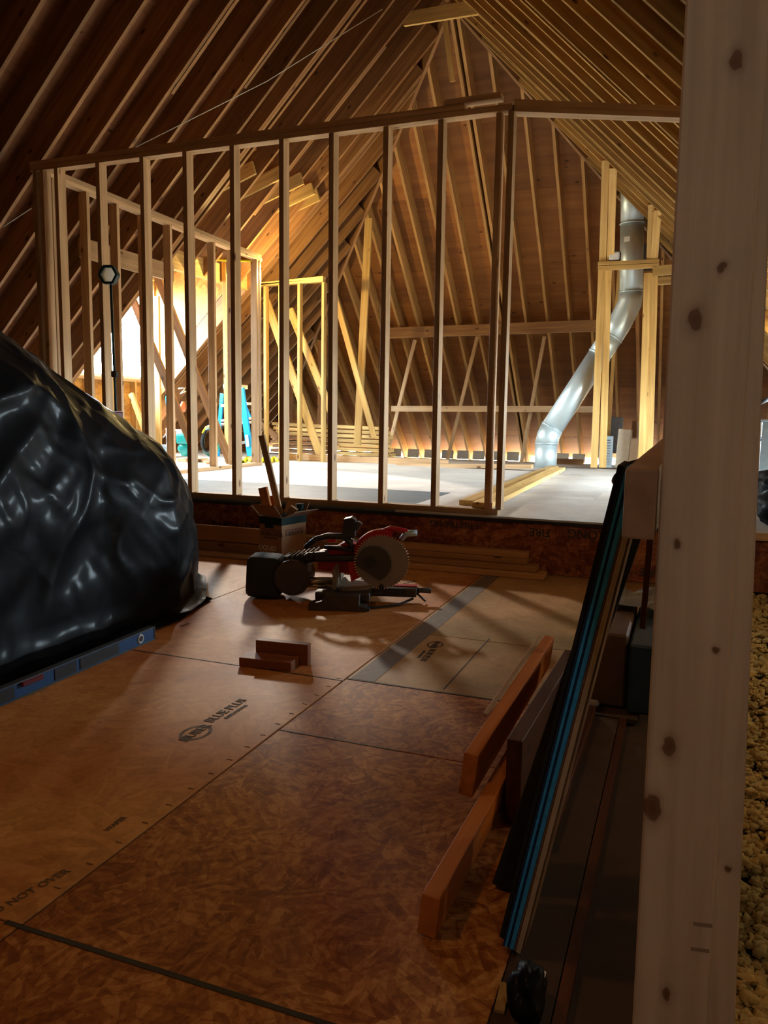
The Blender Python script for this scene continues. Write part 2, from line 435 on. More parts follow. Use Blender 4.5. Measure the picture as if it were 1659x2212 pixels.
def text(name, body, size, mw, mat='ink', parent=None, extrude=.0004, sx_=1.):
    c = bpy.data.curves.new(name, 'FONT'); c.body = body; c.size = size; c.extrude = extrude; c.align_x = 'CENTER'; c.align_y = 'CENTER'
    c.space_character = sx_; c.offset = size * .012
    c.resolution_u = 3
    c.materials.append(MATS[mat]); tmp = bpy.data.objects.new(name + '_outline', c)
    me = bpy.data.meshes.new_from_object(tmp); bpy.data.objects.remove(tmp)
    me.name = name; o = bpy.data.objects.new(name, me); COL.objects.link(o)
    o.matrix_basis = mw
    if parent: o.parent = parent
    return o

# ================================================================= STRUCTURE
RD = .235                                      # rafter depth
OFF = RD * math.sqrt(2)                        # vertical distance from rafter underside to sheathing
RW = .038


def struct(name): return tag(empty(name), kind='structure')


def roof_board(parent, p0, p1, nrm, mat='rafter_wood', depth=RD, name='rafter', wy=RW):
    """rafter whose underside edge runs p0-p1 (given on the underside plane); nrm points up and out of the roof"""
    return board(name, p0, p1, wy, depth, mat, parent, up=nrm, off=(0, depth / 2))


NL, NR, NH = Vector((-1, 0, 1)).normalized(), Vector((1, 0, 1)).normalized(), Vector((0, 1, 1)).normalized()
ceil_l, ceil_r, ceil_f = struct('ceiling_left'), struct('ceiling_right'), struct('ceiling_far')
zL = lambda x: SL + x
zR = lambda x: SR - x
zH = lambda y: SH - y


def panels(parent, regions, zf, along, across, long_dir, mat='plywood'):
    """plywood sheets on a roof slope, clipped to convex plan regions; long_dir 'x' or 'y'"""
    rot = Matrix.Rotation(R(90), 4, 'Z') if long_dir == 'y' else Matrix.Identity(4); inv = rot.inverted()
    for reg in regions:
        xs = [p[0] for p in reg]; ys = [p[1] for p in reg]
        u0, u1, v0, v1 = (min(ys), max(ys), min(xs), max(xs)) if long_dir == 'y' else (min(xs), max(xs), min(ys), max(ys))
        j = math.floor(v0 / across)
        while j * across < v1:
            o = (j % 2) * along * .5; i = math.floor((u0 - o) / along)
            while i * along + o < u1:
                a0, a1, b0, b1 = i * along + o + .003, (i + 1) * along + o - .003, j * across + .002, (j + 1) * across - .002
                pl = [(a0, b0), (a1, b0), (a1, b1), (a0, b1)]
                if long_dir == 'y': pl = [(b, a) for a, b in pl]
                n = len(reg)
                area2 = sum(reg[k][0] * reg[(k + 1) % n][1] - reg[(k + 1) % n][0] * reg[k][1] for k in range(n))
                for k in range(n):
                    (ax, ay), (bx, by) = reg[k], reg[(k + 1) % n]; ex, ey = bx - ax, by - ay
                    s = 1 if area2 > 0 else -1
                    if len(pl) > 2: pl = clip(pl, s * ey, -s * ex, s * (ey * ax - ex * ay))
                if len(pl) > 2:
                    bm = bmesh.new()
                    A = [bm.verts.new(inv @ Vector((x, y, zf(x, y)))) for x, y in pl]; B = [bm.verts.new(v.co + Vector((0, 0, .02))) for v in A]
                    bm.faces.new(A[::-1]); bm.faces.new(B); m = len(A)
                    for q in range(m): bm.faces.new((A[q], A[(q + 1) % m], B[(q + 1) % m], B[q]))
                    bmesh.ops.recalc_face_normals(bm, faces=bm.faces)
                    obj('sheathing_panel', bm, mat, parent, rot)
                i += 1
            j += 1


YB = -3.0
DH = 7.86, 9.78                                # left dormer opening along Y
XD = -4.85                                     # where its ceiling meets the left slope
XEL, XER, YEH = -8.6, 2.95, 15.10              # eaves
hl = lambda x: RY + (RX - x)                   # left hip in plan
panels(ceil_l, [[(XEL, YB), (RX, YB), (RX, DH[0]), (XEL, DH[0])],
                [(XD, DH[0]), (RX, DH[0]), (RX, RY), (RX - (DH[1] - RY), DH[1]), (XD, DH[1])],
                [(XEL, DH[1]), (RX - (DH[1] - RY), DH[1]), (XEL, hl(XEL))]],
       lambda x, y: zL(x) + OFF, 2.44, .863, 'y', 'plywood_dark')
DR = 6.7, 9.3                                  # right dormer opening along Y
XDR = .62; XHR = .84
hr = lambda x: RY + (x - RX)
panels(ceil_r, [[(RX, YB), (XER, YB), (XER, DR[0]), (RX, DR[0])],
                [(RX, DR[0]), (XHR, DR[0]), (XHR, DR[1]), (RX, DR[1])],
                [(RX, DR[1]), (XER, DR[1]), (XER, hr(XER)), (RX, RY)]],
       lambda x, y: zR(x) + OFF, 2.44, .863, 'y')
HB = 15.06
panels(ceil_f, [[(RX, RY), (RX - (HB - RY), HB), (RX + (HB - RY), HB)]],
       lambda x, y: zH(y) + OFF, 2.44, .863, 'x')

# unseen cover added over the sheathing to stop daylight leaking through its joints
for par, regs, zf in ((ceil_l, [[(XEL, YB), (RX, YB), (RX, DH[0]), (XEL, DH[0])], [(XD, DH[0]), (RX, DH[0]), (RX, RY), (RX - (DH[1] - RY), DH[1]), (XD, DH[1])],
                [(XEL, DH[1]), (RX - (DH[1] - RY), DH[1]), (XEL, hl(XEL))]], lambda x, y: zL(x)),
                      (ceil_r, [[(RX, YB), (XER, YB), (XER, DR[0]), (RX, DR[0])], [(RX, DR[0]), (XHR, DR[0]), (XHR, DR[1]), (RX, DR[1])],
                [(RX, DR[1]), (XER, DR[1]), (XER, hr(XER)), (RX, RY)]], lambda x, y: zR(x)),
                      (ceil_f, [[(RX, RY), (RX - (HB - RY), HB), (RX + (HB - RY), HB)]], lambda x, y: zH(y))):
    for reg in regs:
        bm = bmesh.new(); A = [bm.verts.new((x, y, zf(x, y) + OFF + .024)) for x, y in reg]; B = [bm.verts.new(v.co + Vector((0, 0, .01))) for v in A]
        bm.faces.new(A[::-1]); bm.faces.new(B); m = len(A)
        for q in range(m): bm.faces.new((A[q], A[(q + 1) % m], B[(q + 1) % m], B[q]))
        bmesh.ops.recalc_face_normals(bm, faces=bm.faces)
        obj('leak_cover', bm, 'bag_black', par)
# rafters of the left slope
y = 5.21 - .39 * 16
ys = []
while y < RY + 6.0: ys.append(round(y, 3)); y += .39
for y in ys:
    xt = RX if y < RY else RX - (y - RY)
    xb = XEL + .15
    if DH[0] + .02 < y < DH[1] - .02: xb = -5.8
    if xt - xb < .2 or y < YB: continue
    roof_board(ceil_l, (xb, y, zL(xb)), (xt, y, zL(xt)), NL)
for y in (DH[0], DH[0] - .042, DH[1], DH[1] + .042):
    roof_board(ceil_l, (XEL + .15, y, zL(XEL + .15)), (RX - max(0, y - RY), y, zL(RX - max(0, y - RY))), NL)
# short repair piece beside one rafter, as doubled rafters show
for y, a, b in ((6.38 + .05, -4.6, -3.1), (7.16 + .05, -4.3, -2.9), (8.72 + .04, -5.1, -3.4)):
    roof_board(ceil_l, (a, y, zL(a)), (b, y, zL(b)), NL)
# rafters of the right slope
y = 4.70 - .376 * 18; k = 0
while y < RY + 5.5:
    xt = RX if y < RY else RX + (y - RY); xb = XER - .1
    if DR[0] + .02 < y < DR[1] - .02: xb = XDR + .35
    if y > YB and xb - xt > .2: roof_board(ceil_r, (xb, y, zR(xb)), (xt, y, zR(xt)), NR, 'rafter_lit')
    y += .376
for y in (DR[0], DR[1]): roof_board(ceil_r, (XER - .1, y, zR(XER - .1)), (RX, y, zR(RX)), NR, 'rafter_lit')
for y in (7.33 + .05, 8.46 + .06): roof_board(ceil_r, (XDR + .2, y, zR(XDR + .2)), (RX + .1, y, zR(RX + .1)), NR, 'rafter_lit')
# rafters of the far hip
hx = [-2.838, -2.758] + [-2.445 + .334 * i for i in range(0, 15)] + [-3.226 - .334 * i for i in range(0, 15)]
for x in hx:
    yt = RY + abs(x - RX); yb = YEH - .02
    if yb - yt < .3: continue
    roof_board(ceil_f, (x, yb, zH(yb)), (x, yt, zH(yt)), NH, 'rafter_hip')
# ridge board and hip rafters
rb = board('ridge_board', (RX, YB, RZ + .13), (RX, RY, RZ + .13), .045, .30, 'rafter_wood', ceil_l)
for s, nm in ((-1, 'hip_rafter'), (1, 'hip_rafter')):
    e = (RX + s * 5.4, RY + 5.4, RZ - 5.4)
    board(nm, (RX, RY, RZ + .14), (e[0], e[1], e[2] + .14), .042, .26, 'rafter_wood', ceil_f, up=(0, 0, 1))
# small hub of cut blocks where ridge and hips meet
for px, py, ln, ro in ((958, 22, .12, .4), (975, 20, .15, -.5), (986, 16, .14, .9), (992, 22, .12, .2)):
    c = on(px, py, (0, 1, 0), RY - .12)
    box('nailer_block', c, (.035, .04, ln), 'yellow_wood', ceil_f, rot=Matrix.Rotation(ro, 4, 'Y'))
# collar piece, spanning the slopes just below the hip end
board('collar_tie', onL(873, 63) + Vector((0, 0, .03)), onR(1040, 37) + Vector((0, 0, .03)), .038, .14, 'yellow_wood', ceil_f, off=(0, .07))
board('loose_batten', ony(961, 48, 8.95), ony(978, 176, 9.05), .022, .06, 'yellow_wood', ceil_f, up=(1, 0, 0))
# wire strung along the left slope
wire = tube('slack_wire', [onL(280, 310) + Vector((.03, 0, -.05)), (onL(280, 310) + onL(820, 10)) / 2 + Vector((.06, 0, -.11)), onL(820, 10) + Vector((.03, 0, -.05))], .004, 'string_white', None, 6)
tag(wire, 'thin pale wire strung slantwise under the dark left rafters', 'wire')
wire2 = tube('slack_wire', [onL(0, 478) + Vector((.03, 0, -.05)), onL(62, 438) + Vector((.03, 0, -.05))], .004, 'string_white', None, 6)
tag(wire2, 'short pale wire stub on the left rafters beside the corner stud', 'wire')

# ---- left dormer: shed ceiling, cheeks, window wall
dorm = struct('wall_dormer')
shed_z = lambda x: 3.80 + .34 * (x + 4.72)     # underside of the shed rafters
wx = WL['x']
for i, (y, xe) in enumerate(((7.90, -4.95), (8.29, -4.80), (8.68, -4.66), (9.07, -4.58), (9.46, -4.62), (9.70, -4.66))):
    board('shed_rafter', (wx - .1, y, shed_z(wx - .1)), (xe, y, shed_z(xe)), RW, .15, 'yellow_wood', dorm, off=(0, .075))
xa, xb = wx - .3, XD + .05
bm = prism_bm([(xa, shed_z(xa) + .27), (xb, shed_z(xb) + .27), (xb, shed_z(xb) + .29), (xa, shed_z(xa) + .29)], (0, DH[1] - DH[0] + .3, 0), (0, DH[0] - .15, 0))
obj('shed_sheathing', bm, 'plywood', dorm)
for y0 in (DH[0] - .06, DH[1] + .03):          # cheek walls, triangular above the main slope
    zt = lambda x: shed_z(x) + .27
    bm = prism_bm([(wx - .02, .369), (wx - .02, zt(wx)), (XD, zt(XD)), (XD - .05, zL(XD) + OFF), (wx + .2, zL(wx) + OFF - .1)], (0, .012, 0), (0, y0, 0))
    obj('cheek_sheathing', bm, 'wall_osb', dorm)
y0, y1, z0, z1 = WL['y0'], WL['y1'], WL['z0'], WL['z1']
board('header', (-5.84, DH[0], zL(-5.84) + .14), (-5.84, DH[1], zL(-5.84) + .14), .076, .235, 'yellow_wood', dorm)
wallw = struct('wall_left')
for (a, b, c, d) in ((YB, y0, 0, 2.2), (y1, 16.5, 0, 2.2)):
    box('wall_sheathing', (XEL - .1, (a + b) / 2, (c + d) / 2 - .6), (.012, b - a, d - c), 'wall_osb', wallw)
# knee wall below the window, its studs and top plate
ny = 4
for i in range(2):
    a = y0 - .1 + i * (y1 - y0 + .2) / 2; b = a + (y1 - y0 + .2) / 2 - .004
    box('wall_sheathing', (wx - .006, (a + b) / 2, z0 / 2), (.012, b - a, z0), 'wall_osb', wallw)
box('wall_sheathing', (wx - .006, (y0 + y1) / 2, z1 + .15), (.012, y1 - y0 + .2, .32), 'wall_osb', wallw)
for y in (y0 + .02, y0 + .5, y0 + .98, y0 + 1.45, y1 - .02):
    board('stud', (wx + .045, y, .40), (wx + .045, y, z0 - .04), .038, .089, 'yellow_wood', wallw, up=(1, 0, 0))
board('sill_plate', (wx + .045, y0, z0 - .02), (wx + .045, y1, z0 - .02), .089, .038, 'stud_wood', wallw)
board('sole_plate', (wx + .045, y0, .388), (wx + .045, y1, .388), .089, .038, 'stud_wood', wallw)
for y in (y0 - .03, y1 + .03): board('trimmer', (wx + .03, y, .40), (wx + .03, y, z1 + .2), .06, .089, 'yellow_wood', wallw, up=(1, 0, 0))
win = struct('window_1')


def window(parent, x, y0, y1, z0, z1, n):
    for y in [y0 + (y1 - y0) * i / n for i in range(n + 1)]: box('window_frame', (x, y, (z0 + z1) / 2), (.05, .05, z1 - z0), 'white_plastic', parent)
    for z in (z0 + .02, z1 - .02): box('window_frame', (x, (y0 + y1) / 2, z), (.05, y1 - y0, .05), 'white_plastic', parent)
    for i in range(n):
        a = y0 + (y1 - y0) * i / n; b = y0 + (y1 - y0) * (i + 1) / n
        box('window_pane', (x, (a + b) / 2, (z0 + z1) / 2), (.004, b - a - .05, z1 - z0 - .05), 'window_glass', parent)


window(win, wx - .01, y0, y1, z0, z1, 2)

# ---- right dormer, mostly hidden behind the near post
dormr = struct('wall_right')
wxr = WR['x']; y0, y1, z0, z1 = WR['y0'], WR['y1'], WR['z0'], WR['z1']
sz = lambda x: zR(XDR) + .05 - .34 * (x - XDR)
y = y0 + .1
while y < y1:
    board('shed_rafter', (wxr + .1, y, sz(wxr + .1)), (XDR - .1, y, sz(XDR - .1)), RW, .14, 'yellow_wood', dormr, off=(0, .07)); y += .376
bm = prism_bm([(wxr + .3, sz(wxr + .3) + .15), (XDR - .1, sz(XDR - .1) + .15), (XDR - .1, sz(XDR - .1) + .17), (wxr + .3, sz(wxr + .3) + .17)], (0, y1 - y0 + .2, 0), (0, y0 - .1, 0))
obj('shed_sheathing', bm, 'wall_osb', dormr)
for yy in (y0 - .05, y1 + .05):
    bm = prism_bm([(wxr + .02, .1), (wxr + .02, sz(wxr) + .16), (XDR - .1, sz(XDR) + .2), (XDR - .1, zR(XDR) - .05), (wxr - .3, .5)], (0, .012, 0), (0, yy, 0))
    obj('cheek_sheathing', bm, 'wall_osb', dormr)
box('wall_sheathing', (wxr + .006, (y0 + y1) / 2, z0 / 2), (.012, y1 - y0 + .2, z0), 'wall_osb', dormr)
box('wall_sheathing', (wxr + .006, (y0 + y1) / 2, (z1 + sz(wxr) + .2) / 2), (.012, y1 - y0 + .2, sz(wxr) + .2 - z1), 'wall_osb', dormr)
box('wall_sheathing', (XER + .1, 6, .1), (.012, 20, .9), 'wall_osb', dormr)
win2 = struct('window_2')
window(win2, wxr + .01, y0, y1, z0, z1, 3)
# gable wall behind the photographer
wb = struct('wall_back')
bm = prism_bm([(XEL - .2, -.2), (XER + .2, -.2), (XER + .2, .4), (RX, RZ + .5), (XEL - .2, .4)], (0, .02, 0), (0, YB - .02, 0))
obj('wall_sheathing', bm, 'wall_osb', wb)

wf = struct('wall_far')
box('wall_sheathing', ((XEL + XER) / 2, YEH + .22, .25), (XER - XEL + 1.2, .02, 1.1), 'pale_board', wf)
for sx_ in (XEL - .35, XER + .35): box('wall_sheathing', (sx_, YEH - .3, .25), (.02, 1.3, 1.1), 'wall_osb', wf)
# ---- floors
fl = struct('floor')
box('floor_base', ((XEL + XER) / 2, 5.75, -.06), (XER - XEL + 1.2, 18.3, .04), 'dark_base', fl)
T = .018
SHEETS = [  # x0,x1,y0,y1,material
    (-1.2, -.262, -1.35, 1.115, 'floor_dark'), (-1.2, -.262, 1.125, 2.205, 'floor_dark'), (-1.2, -.262, 2.21, 2.755, 'floor_dark'), (-1.2, -.262, 2.77, 3.5, 'floor_grey'), (-.258, -.10, 2.77, 3.5, 'shaded_board'), (-1.2, -.10, 3.505, 5.2, 'floor_grey'),
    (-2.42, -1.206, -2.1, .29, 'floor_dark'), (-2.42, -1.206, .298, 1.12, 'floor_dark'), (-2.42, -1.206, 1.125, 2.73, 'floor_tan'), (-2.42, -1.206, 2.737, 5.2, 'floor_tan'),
    (-3.64, -2.426, -1.3, 1.12, 'floor_tan'), (-3.64, -2.426, 1.126, 3.56, 'floor_tan'), (-3.64, -2.426, 3.566, 5.2, 'floor_tan'),
    (-4.86, -3.646, -1.3, 2.4, 'floor_tan'), (-4.86, -3.646, 2.406, 5.2, 'floor_tan'), (-8.4, -4.866, -1.3, 5.2, 'floor_tan')]
for x0, x1, y0, y1, mt in SHEETS:
    box('floor_sheet', ((x0 + x1) / 2, (y0 + y1) / 2, -T / 2), (x1 - x0, y1 - y0, T), mt, fl, bevel=.0015)
box('floor_sheet', (-.03, 1.9, -.035), (.24, 6.5, T), 'shaded_board', fl)  # dark colour stands for shade beside the post
box('floor_sheet', (-.21, .70, -T / 2), (.098, 4.1, T), 'shaded_board', fl)
# chalk and pen lines, edge print
for a, b, wd, mt in (((-1.24, 1.12), (-.42, 1.12), .012, 'ink'), ((-1.2, 2.207), (-.78, 2.207), .006, 'ink'), ((-.81, 2.80), (-.81, 3.55), .005, 'ink'), ((-2.2, 2.733), (-1.2, 2.733), .007, 'ink'), ((-1.2, 2.763), (-.5, 2.763), .008, 'ink')):
    c = ((a[0] + b[0]) / 2, (a[1] + b[1]) / 2, .0006)
    box('pen_line', c, (max(wd, b[0] - a[0]), max(wd, b[1] - a[1]), .001), mt, fl)
box('stained_seam', (-1.135, 3.98, .0006), (.10, 2.42, .001), 'floor_seam', fl)
M90 = lambda x, y, z, a: Matrix.Translation((x, y, z)) @ Matrix.Rotation(a, 4, 'Z')


def logo(x, y, ang, s=1.):
    m = M90(x, y, .0012, ang)
    # ring of the mark and its crossing name
    for r in (.078, .068):
        ring = bpy.data.objects.new('printed_ring', tube_flat(r * s, .006 * s)); COL.objects.link(ring); ring.parent = fl; ring.matrix_basis = m @ Matrix.Translation((-.19 * s, 0, 0)) @ Matrix.Diagonal((1, .72, 1, 1))
    text('lettering', 'HUBER', .058 * s, m @ Matrix.Translation((-.19 * s, 0, 0)), 'ink', fl)
    text('lettering', 'BLUE PLUS', .062 * s, m @ Matrix.Translation((.07 * s, .018 * s, 0)), 'ink', fl)
    text('lettering', 'SUBFLOORING', .026 * s, m @ Matrix.Translation((.07 * s, -.03 * s, 0)), 'ink', fl)


def tube_flat(r, wd):
    me = bpy.data.meshes.new('printed_ring'); vs, fs = [], []; n = 40
    for i in range(n):
        a = 2 * math.pi * i / n; vs += [((r + wd / 2) * math.cos(a), (r + wd / 2) * math.sin(a), 0), ((r - wd / 2) * math.cos(a), (r - wd / 2) * math.sin(a), 0)]
    for i in range(n): j = (i + 1) % n; fs.append((2 * i, 2 * j, 2 * j + 1, 2 * i + 1))
    me.from_pydata(vs, [], fs); me.materials.append(MATS['ink']); return me


def logo_at(pc, pe, s):
    """the mark's ring centred at pc, its print running towards pe (pixels on the floor)"""
    a, b = onz(*pc), onz(*pe); d = (b - a).normalized(); ang = math.atan2(d.y, d.x); c = a + d * .19 * s
    logo(c.x, c.y, ang, s)


logo_at((423, 1583), (535, 1512), .80)
logo_at((940, 1393), (895, 1440), .62)
logo_at((1365, 1306), (1380, 1270), .6)
for (a, b, st, sz_) in (((60, 1930), (200, 1850), 'DO NOT OVER', .030), ((250, 1780), (360, 1700), 'WAPER', .022), ((880, 1260), (960, 1235), 'BLUE PLUS', .04), ((400, 1350), (440, 1335), 'BLUE', .03)):
    p, q = onz(*a), onz(*b); d = q - p
    text('lettering', st, sz_, M90(p.x, p.y, .0012, math.atan2(d.y, d.x)), 'faded_ink', fl)
# nail-spacing ticks along the tongue edge of the tan sheet
for i in range(16):
    yy = 1.25 + i * .1
    box('printed_tick', (-1.228, yy, .0006), (.018, .003, .001), 'faded_ink', fl)

fu = struct('floor_upper')
xw = onz(940, 1075, PLAT); yw = onz(600, 1045, PLAT).y
j = 0; yy = 5.2
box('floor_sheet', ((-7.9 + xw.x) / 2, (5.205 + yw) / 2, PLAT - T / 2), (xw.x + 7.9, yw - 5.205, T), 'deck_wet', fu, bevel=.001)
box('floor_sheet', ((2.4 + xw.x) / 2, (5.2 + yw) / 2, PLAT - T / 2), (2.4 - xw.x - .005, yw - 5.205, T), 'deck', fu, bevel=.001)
yy = yw
while yy < 11.9:
    y2 = min(yy + 1.2, 11.9); xx = -8.0 - (j % 2) * 1.22
    while xx < 2.4:
        a, b = max(xx, -8.0), min(xx + 2.44, 2.4)
        if b - a > .1: box('floor_sheet', ((a + b) / 2 , (yy + y2) / 2, PLAT - T / 2), (b - a - .005, y2 - yy - .005, T), 'deck', fu, bevel=.001)
        xx += 2.44
    yy += 1.2; j += 1
box('floor_joists', (-2.8, 8.55, PLAT / 2 - .02), (10.2, 6.66, PLAT - .06), 'dark_base', fu)
riser = struct('wall_riser')
for a, b in ((-7.5, -4.7), (-4.695, -2.26), (-2.255, .18), (.185, 2.4)):
    box('riser_board', ((a + b) / 2, 5.205, (PLAT - .03) / 2), (b - a, .012, PLAT - .035), 'riser_osb', riser)
bm = bmesh.new()
for i in range(60):
    x = -5.4 + i * .13; h = .022 + .012 * noise.noise((x * 3, 0, 0))
    bmesh.ops.create_cube(bm, size=1, matrix=Matrix.Translation((x, 5.192, PLAT - .012 - h / 2)) @ Matrix.Diagonal((.131, .02, h, 1)))
obj('edge_membrane', bm, 'black_rubber', riser)


def riser_text(px0, py0, st, size, flip=True):
    p = ony(px0, py0, 5.19)
    m = Matrix.Translation((p.x, 5.1975, p.z)) @ Matrix.Rotation(R(90), 4, 'X') @ (Matrix.Rotation(R(180), 4, 'Z') if flip else Matrix.Identity(4))
    text('lettering', st, size, m, 'ink', riser, .0008)


riser_text(515, 1137, 'FIRESTRONG', .085)
riser_text(980, 1133, 'FIRESTRONG', .06)
riser_text(1165, 1150, 'FIRE', .075)
riser_text(1282, 1155, 'STRONG', .085)
riser_text(1405, 1237, 'FIRE', .07)

# joists at the lower floor's open edge, and the loose insulation between them
tag(board('trim_1', (-.147, -1.4, -.014), (-.147, 5.19, -.014), .022, .026, 'riser_wood'), kind='structure')

# ================================================================= FRAMING THAT STANDS ON THE PLATFORM
def stud(parent, x, y, z0, z1, wx_=.038, wy_=.089, mat='stud_wood', name='stud', lean=0.):
    return board(name, (x, y, z0), (x + lean, y, z1), wy_, wx_, mat, parent, up=(1, 0, 0), bevel=.0015)


P0 = PLAT
ZT = 2.985                                     # underside of the top plates
sw = thing('stud_wall', 'long pale stud partition along the platform edge, open between studs', 'wall frame', (-3.1, 5.29, P0))


def rel(parent):                               # children are built in world space; keep them there under a placed parent
    for c in list(parent.children):
        pass


def part(o, parent):
    """hang an object built in world space on a thing that stands elsewhere"""
    o.parent = parent; o.matrix_parent_inverse = (Matrix.Translation(parent.location) @ Matrix.Rotation(parent.rotation_euler.z, 4, 'Z')).inverted()
    return o


Y1 = 5.29
part(board('bottom_plate', (-5.15, Y1, P0 + .019), (-1.17, Y1, P0 + .019), .089, .038, 'stud_wood', bevel=.0015), sw)
part(board('top_plate', (-5.16, Y1, ZT + .019 - .006), (-1.165, Y1, ZT + .019 + .012), .089, .038, 'stud_wood', bevel=.0015), sw)
part(board('top_plate', (-5.16, Y1, ZT + .058 - .006), (-1.48, Y1, ZT + .058 + .012), .089, .038, 'stud_wood', bevel=.0015), sw)
part(board('top_plate', (-1.62, Y1, ZT + .107), (-1.24, Y1, ZT + .112), .089, .036, 'stud_wood', bevel=.0015), sw)
for x in (-4.905, -4.485, -4.07, -3.667, -3.262, -2.848, -2.449, -2.047, -1.65):
    part(stud(None, x + .019, Y1, P0 + .038, ZT + .004, lean=random.uniform(-.008, .008)), sw)
for x in (-5.13, -5.06, -1.265, -1.186): part(stud(None, x + .019, Y1, P0 + .038, ZT + .004), sw)
# header that runs on to the right roof slope from the corner of the partition
hd = thing('header_beam', 'doubled header running from the partition corner towards the right roof slope', 'beam', (-1.17, 5.29, ZT))
for k in range(2):
    part(board('header_ply', (-1.17, 5.30, ZT + .022 + .038 * k), (-.10, 5.78, ZT + .022 + .038 * k), .089, .037, 'stud_wood', bevel=.0015), hd)

sw2 = thing('stud_wall', 'shorter stud partition running back from the left corner to the doubled end stud', 'wall frame', (-5.12, 7.1, P0))
X2 = -5.16
part(board('bottom_plate', (X2, 5.34, P0 + .019), (X2, 8.96, P0 + .019), .089, .038, 'stud_wood', bevel=.0015), sw2)
for k in range(2): part(board('top_plate', (X2, 5.34, ZT + .015 + .038 * k - .0), (X2, 8.98 - .02 * k, ZT - .03 + .038 * k), .089, .037, 'stud_wood', bevel=.0015), sw2)
for y in (5.46, 5.87, 6.27, 6.68, 7.09, 7.50, 7.90, 8.31, 8.86, 8.93):
    part(stud(None, X2, y, P0 + .038, ZT - .01, .089, .038), sw2)

sw3 = thing('stud_wall', 'yellow lit door frame of studs under the far left rafters', 'wall frame', (-5.2, 10, P0))
Y3 = 10.0
part(board('top_plate', (-6.9, Y3, 2.80), (-4.735, Y3, 2.845), .089, .038, 'yellow_wood', bevel=.001), sw3)
part(board('top_plate', (-5.75, Y3, 2.84), (-4.735, Y3, 2.883), .089, .036, 'yellow_wood', bevel=.001), sw3)
for px in (575, 607, 648, 700):
    x = ony(px, 700, Y3).x; part(stud(None, x, Y3, P0, 2.82, mat='yellow_wood'), sw3)

# ---- flue chase frame
chz = thing('flue_chase', 'tall yellow stud frame boxed around the galvanized flue', 'wall frame', (-.8, 10.6, P0))
YC = 10.55


def pstick(name, px0, py0, px1, py1, Y0, Y1_, wy_, hz, mat='rafter_wood', up=(0, 1, 0), **kw):
    return board(name, ony(px0, py0, Y0), ony(px1, py1, Y1_), wy_, hz, mat, up=up, **kw)


for (xa, ya, xb, yb, Ya, Yb) in ((1300, 585, 1283, 1010, YC, YC), (1314, 585, 1302, 1010, YC, YC + .05), (1399, 590, 1386, 1003, YC, YC), (1414, 590, 1402, 1003, YC, YC + .04)):
    part(pstick('stud', xa, ya, xb, yb, Ya, Yb, .085, .04, 'yellow_wood', up=(0, 1, 0)), chz)
for (xa, ya, xb, yb) in ((1309, 345, 1302, 566), (1325, 362, 1319, 566)):
    part(pstick('upper_stud', xa, ya, xb, yb, 9.75, YC, .085, .04, 'yellow_wood'), chz)
for (xa, ya, xb, yb) in ((1421, 452, 1413, 570), (1409, 440, 1404, 570)):
    part(pstick('upper_stud', xa, ya, xb, yb, 9.9, YC, .085, .04, 'yellow_wood'), chz)
for dy in (0, 9): part(board('crosspiece', ony(1292, 571 + dy, YC - .06), ony(1424, 565 + dy, YC - .06), .089, .045, 'yellow_wood'), chz)
part(board('crosspiece', ony(1410, 586, YC - .06), ony(1470, 581, YC - .06), .089, .11, 'yellow_wood'), chz)
part(board('crosspiece', ony(1415, 608, YC + .5), ony(1470, 604, YC + .5), .089, .09, 'yellow_wood'), chz)
part(pstick('rear_stud', 1338, 575, 1310, 1004, YC + .6, YC + .6, .04, .085, 'yellow_wood'), chz)
part(pstick('rear_stud', 1374, 640, 1385, 945, YC + .7, YC + .7, .04, .06, 'rafter_wood'), chz)

